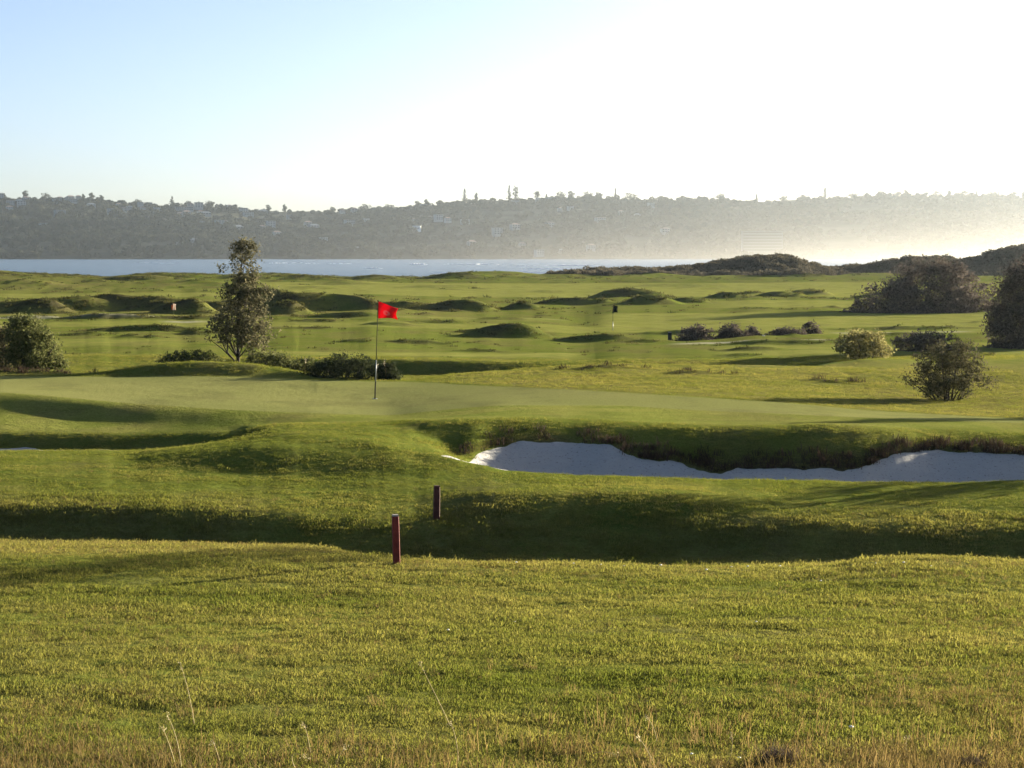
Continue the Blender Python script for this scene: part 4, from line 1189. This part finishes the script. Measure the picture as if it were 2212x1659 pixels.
g = G(809, 41.0)
root = thing('golf_flag', 'red golf flag on a thin pole standing in the near green', 'flag', g)
kf = 41 / F_PX
tilt = Vector(((817 - 809) * kf, 0, (862 - 650) * kf))
at_ = lambda f: tilt * f
for nm, f0, f1, r0, r1, mt in (('lower_pole', -.02, .178, .017, .016, M_POLED), ('middle_pole', .178, .40, .014, .013, M_POLEW), ('upper_pole', .40, 1.0, .0115, .010, M_POLEO)):
    v_, f_ = tube([at_(f0), at_((f0 + f1) / 2), at_(f1)], [r0, (r0 + r1) / 2, r1], 8); mesh_obj(nm, v_, f_, mt, root, True)
v_, f_ = tube([(0, 0, -.005), (0, 0, .012)], [.055, .055], 16); mesh_obj('cup_rim', v_, f_, M_POLEW, root)
v_, f_ = tube([at_(.995), at_(1.012)], [.016, .012], 8); mesh_obj('pole_cap', v_, f_, M_POLED, root, True)
cloth('flag', at_(1.0), (.44, .385), M_RED, root, .17, .075, True)

g = G(1324, 88.0)
root = thing('golf_flag', 'small dark flag on a distant pole behind the dark bunker', 'flag', g)
k2 = 88 / F_PX
top = CAM_Z - (659 - V_HOR) * k2 - g.z
v_, f_ = tube([(0, 0, -.05), (0, 0, top * .35)], [.016, .016], 8); mesh_obj('lower_pole', v_, f_, M_POLEW, root, True)
v_, f_ = tube([(0, 0, top * .35), (0, 0, top * .68)], [.012, .012], 8); mesh_obj('middle_pole', v_, f_, M_POLEO, root, True)
v_, f_ = tube([(0, 0, top * .68), (.03, 0, top)], [.03, .022], 8); mesh_obj('upper_pole', v_, f_, M_POLED, root, True)
cloth('flag', (.03, 0, top), (.20, .34), M_NAVY, root, .06, .06)

g = G(374, 100.0)
root = thing('golf_flag', 'tiny white and orange flag in front of the dark mound', 'flag', g)
k2 = 100 / F_PX
top = CAM_Z - (655 - V_HOR) * k2 - g.z
v_, f_ = tube([(0, 0, -.05), (0, 0, top)], [.014, .012], 8); mesh_obj('pole', v_, f_, M_POLEO, root, True)
cloth('flag', (-.02, -.01, top), (.18, .36), M_WHITEF, root, .05, .05)
cloth('flag_edge', (-.07, -.03, top - .08), (.06, .26), M_ORANGE, root, .02, .02)

# ------------------------------------------------------------------ stakes and pegs
M_STAKE = simple('red_stake_paint', (0.150, 0.024, 0.018), .7, .35, 14, .2)
M_STAKED = simple('dark_red_stake_paint', (0.070, 0.022, 0.016), .7, .35, 14, .2)
M_WOODTOP = simple('worn_stake_top', (0.30, 0.26, 0.22), .8, .2, 20)


def stake(u, D, vtop, wpx, mat, label, lean=0.0, taper=1.0, capped=True, cat='stake', name='marker_stake', top_mat=None):
    g = G(u, D)
    k = D / F_PX
    h = CAM_Z - (vtop - V_HOR) * k - g.z
    wd = wpx * k / 2
    root = thing(name, label, cat, g, rz=R(14))
    n = 6; V, Fc = [], []
    cs = .82
    for i in range(n + 1):
        a = i / n; q = wd * (1 + (taper - 1) * a); z = -.12 + (h + .12) * a
        if i == n:
            V += [(lean * a + x * q * .92, y * q * .92, z) for x, y in ((-1, -cs), (-cs, -1), (cs, -1), (1, -cs), (1, cs), (cs, 1), (-cs, 1), (-1, cs))]
        else:
            V += [(lean * a + x * q, y * q, z) for x, y in ((-1, -cs), (-cs, -1), (cs, -1), (1, -cs), (1, cs), (cs, 1), (-cs, 1), (-1, cs))]
    for i in range(n):
        for j in range(8):
            Fc.append((i * 8 + j, i * 8 + (j + 1) % 8, (i + 1) * 8 + (j + 1) % 8, (i + 1) * 8 + j))
    Fc.append(tuple(n * 8 + j for j in range(8)))
    mesh_obj('post', V, Fc, mat, root)
    if capped:
        q = wd * taper
        Vc = [(lean + x * q * s, y * q * s, h + z) for z, s in ((.003, .93), (.018, .80)) for x, y in ((-1, -1), (1, -1), (1, 1), (-1, 1))]
        mesh_obj('worn_top', Vc, [(0, 3, 2, 1), (4, 5, 6, 7), (0, 1, 5, 4), (1, 2, 6, 5), (2, 3, 7, 6), (3, 0, 4, 7)], top_mat or M_WOODTOP, root)
    return root


stake(855, 18.9, 1118, 14.5, M_STAKE, 'dull red hazard stake at the near edge of the shaded ditch', lean=-.015)
stake(941, 23.9, 1054, 13, M_STAKED, 'dark red hazard stake on the bank beyond the nearer red one', lean=.01, top_mat=M_STAKED)
stake(1447, 75.5, 718, 7, simple('dark_post_paint', (.03, .03, .025), .8), 'short dark post left of the brown heath bushes', capped=True, cat='post', name='marker_post')
stake(1650, 76.2, 724, 5, simple('white_post_paint', (.75, .72, .65), .7), 'small white peg between the brown heath bushes', capped=True, cat='peg', name='marker_peg')
M_SEED = leafy('seed_head', (.34, .29, .20), (.50, .44, .32), .4)
for (u, D, v0, v1, dx, lab) in ((657, 47.9, 800, 776, 2, 'pale seed head left of the near black shrub'), (834, 46.7, 808, 780, -4, 'pale leaning seed head right of the flagstick'), (814, 46.7, 806, 786, 1, 'small pink white seed head beside the flagstick')):
    k = D / F_PX
    b0 = Vector(((u - UC) * k, D, CAM_Z - (v0 - V_HOR) * k)); b0.z = float(H(b0.x, D))
    root = thing('seed_head', lab, 'plant', b0, 'pale seed heads over the low shrubs')
    tp = Vector(((u + dx - UC) * k, D, CAM_Z - (v1 - V_HOR) * k)) - b0
    v_, f_ = tube([(0, 0, -.02), tp * .5, tp], [.006, .005, .004], 5); mesh_obj('stalk', v_, f_, M_DRY, root, True)
    rq = np.random.default_rng(int(u)); C = np.array(tp)[None] + rq.normal(size=(34, 3)) * np.array([.012, .012, .038]) + np.array([0, 0, -.05])
    link(bpy.data.objects.new('plume', leaf_mesh('plume', C, .032, M_SEED, rq, 2.5)), root)

# ------------------------------------------------------------------ tall stalks, tussock and pebbles in the foreground
M_STALK = leafy('dry_stalk', (.30, .25, .12), (.48, .42, .26), .35)
M_STALKD = leafy('dark_stalk', (.06, .055, .025), (.10, .09, .04), .3)
STALKS = [((975, 1570), (945, 1510), (905, 1430), 'long pale grass stalk leaning left in the middle foreground', 0), ((420, 1568), (408, 1500), (388, 1430), 'thin pale grass stalk rising tallest on the left', 0),
          ((392, 1665), (382, 1600), (360, 1542), 'curved pale grass stalk at lower left', 0), ((640, 1662), (632, 1630), (668, 1640), 'bent white grass blade arching over at the bottom edge', 0), ((720, 1660), (735, 1630), (746, 1612), 'short pale stalk leaning right near the bottom edge', 0),
          ((672, 1640), (665, 1595), (655, 1560), 'faint thin stalk between the bent blade and the curved stalk', 0), ((380, 1655), (366, 1610), (350, 1570), 'thin stalk just left of the curved pale stalk', 0), ((480, 1659), (470, 1630), (460, 1600), 'small thin stalk right of the curved pale stalk', 0),
          ((1365, 1605), (1385, 1545), (1398, 1510), 'dark leaning stalk in the right middle foreground', 1), ((1440, 1590), (1465, 1510), (1488, 1445), 'dark thin stalk leaning right, tallest of the dark pair', 1),
          ((1420, 1610), (1412, 1575), (1394, 1545), 'short whitish stalk with bright tips right of centre', 0), ((1420, 1662), (1400, 1625), (1378, 1590), 'pale stalk leaning left below the whitish one', 0), ((1560, 1660), (1580, 1625), (1578, 1580), 'straw stalk in the dry grass right of centre', 0),
          ((1270, 1640), (1290, 1625), (1330, 1630), 'bent straw blade lying over at the bottom right of centre', 0), ((990, 1650), (985, 1600), (972, 1560), 'thin stalk below the long leaning one', 0), ((1965, 1650), (1958, 1620), (1960, 1590), 'straw stalk right of the dark tussock', 0)]
for i, (a, b, c, lab, dk) in enumerate(STALKS):
    # find where the ray through the foot of the stalk meets the ground
    D = 9.0
    for _ in range(30):
        x_, y_, z_ = ray(a[0], a[1]); s = D / y_
        D = max(6.5, D + (CAM_Z + z_ * s - float(H(x_ * s, D))) * 2.0)
    k = D / F_PX
    p0, p1, p2 = P(*a, D), P(*b, D - .05), P(*c, D - .12)
    p0.z = float(H(p0.x, p0.y)) - .01
    root = thing('grass_stalk', lab, 'grass stalk', p0, 'tall dry stalks in the foreground')
    pts_ = [((1 - t) ** 2) * p0 + 2 * t * (1 - t) * (2 * p1 - (p0 + p2) / 2) + t * t * p2 - p0 for t in np.linspace(0, 1, 8)]
    mt = M_STALKD if dk else M_STALK
    v_, f_ = tube(pts_, [.0032 * (1 - .6 * j / 7) for j in range(8)], 5); mesh_obj('stem', v_, f_, mt, root, True)
    rq = np.random.default_rng(i); C = np.array(pts_[-1])[None] + rq.normal(size=(16, 3)) * .008 - np.array(pts_[-1] - pts_[-2])[None] * rq.random((16, 1)) * .9
    link(bpy.data.objects.new('seed_head', leaf_mesh('seed_head', C, .013, mt, rq, 3)), root)

M_TSK = leafy('tussock_dead', (.035, .026, .022), (.11, .085, .07), .2)
for (u, D, sc, lab) in ((1692, 9.05, 1.0, 'dark dead tussock at the bottom edge right of centre'), (2120, 8.95, .75, 'dark tussock at the bottom right corner')):
    g = G(u, D)
    root = thing('grass_tussock', lab, 'tussock', g)
    rq = random.Random(int(u))
    for nm, n_, h0, h1, spr in (('dead_blades', 220, .05, .12, .085), ('outer_blades', 90, .07, .15, .11)):
        o = blade_tuft(nm, n_, h0 * sc, h1 * sc, spr * sc, .004, .6, M_TSK, rq)
        link(o, root)
M_PEB = simple('white_shell', (.78, .75, .68), .6)
PEB = [(1640, 1350), (1112, 1350), (966, 1368), (1900, 1222), (1430, 1216), (1585, 1218), (1690, 1216), (1300, 1225), (1620, 1228), (1960, 1220), (1530, 1236), (1075, 1216), (1115, 1218), (1240, 1222), (2020, 1228), (1350, 1228), (1605, 1648), (1500, 1640), (1850, 1580), (1780, 1260)]
PEB.sort(key=lambda q: (not 1200 < q[1] < 1300, q[0]))
n_edge = sum(1200 < q[1] < 1300 for q in PEB)
for i, (u, v) in enumerate(PEB):
    D = 12.0
    for _ in range(60):
        x_, y_, z_ = ray(u, v); s = D / y_
        D = min(max(6.5, D + (CAM_Z + z_ * s - float(H(x_ * s, D))) * 2.0), 19.0)
    g = G(u, D, .028)
    rq = np.random.default_rng(i + 900)
    r = .007 + .006 * rq.random()
    V, Fc = [(0, 0, -r * .6)], []
    for j, (zz, rr) in enumerate(((-.35, .8), (.1, 1.0), (.5, .6))):
        for q in range(7):
            a = q / 7 * 6.283
            V.append((r * rr * math.cos(a) * (1 + .3 * rq.random()), r * rr * math.sin(a), r * zz * .8))
    V.append((0, 0, r * .62))
    for q in range(7):
        Fc.append((0, 1 + (q + 1) % 7, 1 + q)); Fc.append((22, 15 + q, 15 + (q + 1) % 7))
        for j in range(2):
            Fc.append((1 + j * 7 + q, 1 + j * 7 + (q + 1) % 7, 8 + j * 7 + (q + 1) % 7, 8 + j * 7 + q))
    o = mesh_obj('white_pebble', V, Fc, M_PEB, None, True, loc=g)
    tag(o, f'white shell fragment on the bright near edge of the ditch, {ORD[i]} from the left' if 1200 < v < 1300 else f'white shell fragment in the open foreground grass, {ORD[i - n_edge]} from the left', 'pebble', 'white fragments in the grass')

# ------------------------------------------------------------------ air
def volume_box(name, lo, hi, density, aniso, color, grad=None):
    V, Fc = box(lo[0], hi[0], lo[1], hi[1], lo[2], hi[2])
    m, n, l = mat_new(name)
    out = n.new('ShaderNodeOutputMaterial'); pv = n.new('ShaderNodeVolumePrincipled')
    pv.inputs['Color'].default_value = (*color, 1); pv.inputs['Density'].default_value = density; pv.inputs['Anisotropy'].default_value = aniso
    l.new(pv.outputs[0], out.inputs['Volume'])
    o = mesh_obj(name, V, Fc, m)
    o['kind'] = 'stuff'
    return o


volume_box('haze', (-1700, -40, -11), (1700, 3200, 112), 0.000052, .68, (.78, .90, 1.0))
mist = volume_box('sea_spray', (-260, 420, 1.2), (900, 1960, 70), 0.0, .72, (1.0, .96, .88))
mn, ml = mist.data.materials[0].node_tree.nodes, mist.data.materials[0].node_tree.links
pv = [q for q in mn if q.type == 'PRINCIPLED_VOLUME'][0]
ge = mn.new('ShaderNodeNewGeometry'); sx = mn.new('ShaderNodeSeparateXYZ'); ml.new(ge.outputs['Position'], sx.inputs[0])


def mnode(op, a, b, c=None):
    q = mn.new('ShaderNodeMath'); q.operation = op
    for i, v in enumerate((a, b, c)):
        if v is None:
            continue
        if isinstance(v, (int, float)):
            q.inputs[i].default_value = v
        else:
            ml.new(v, q.inputs[i])
    return q.outputs[0]


bear = mnode('DIVIDE', sx.outputs['X'], sx.outputs['Y'])
fall = mnode('EXPONENT', mnode('MULTIPLY', sx.outputs['Z'], -1 / 17.0), 0)
mr = mn.new('ShaderNodeMapRange'); mr.interpolation_type = 'SMOOTHSTEP'
ml.new(sx.outputs['X'], mr.inputs[0]); mr.inputs[1].default_value = -240; mr.inputs[2].default_value = 420; mr.inputs[3].default_value = 0; mr.inputs[4].default_value = 1
nz = mn.new('ShaderNodeTexNoise'); nz.inputs['Scale'].default_value = .008; nz.inputs['Detail'].default_value = 2; ml.new(ge.outputs['Position'], nz.inputs['Vector'])
nz2 = mnode('MULTIPLY_ADD', nz.outputs['Fac'], 1.6, .2)
ml.new(mnode('MULTIPLY', mnode('MULTIPLY', mnode('MULTIPLY', fall, mr.outputs[0]), nz2), .00034), pv.inputs['Density'])
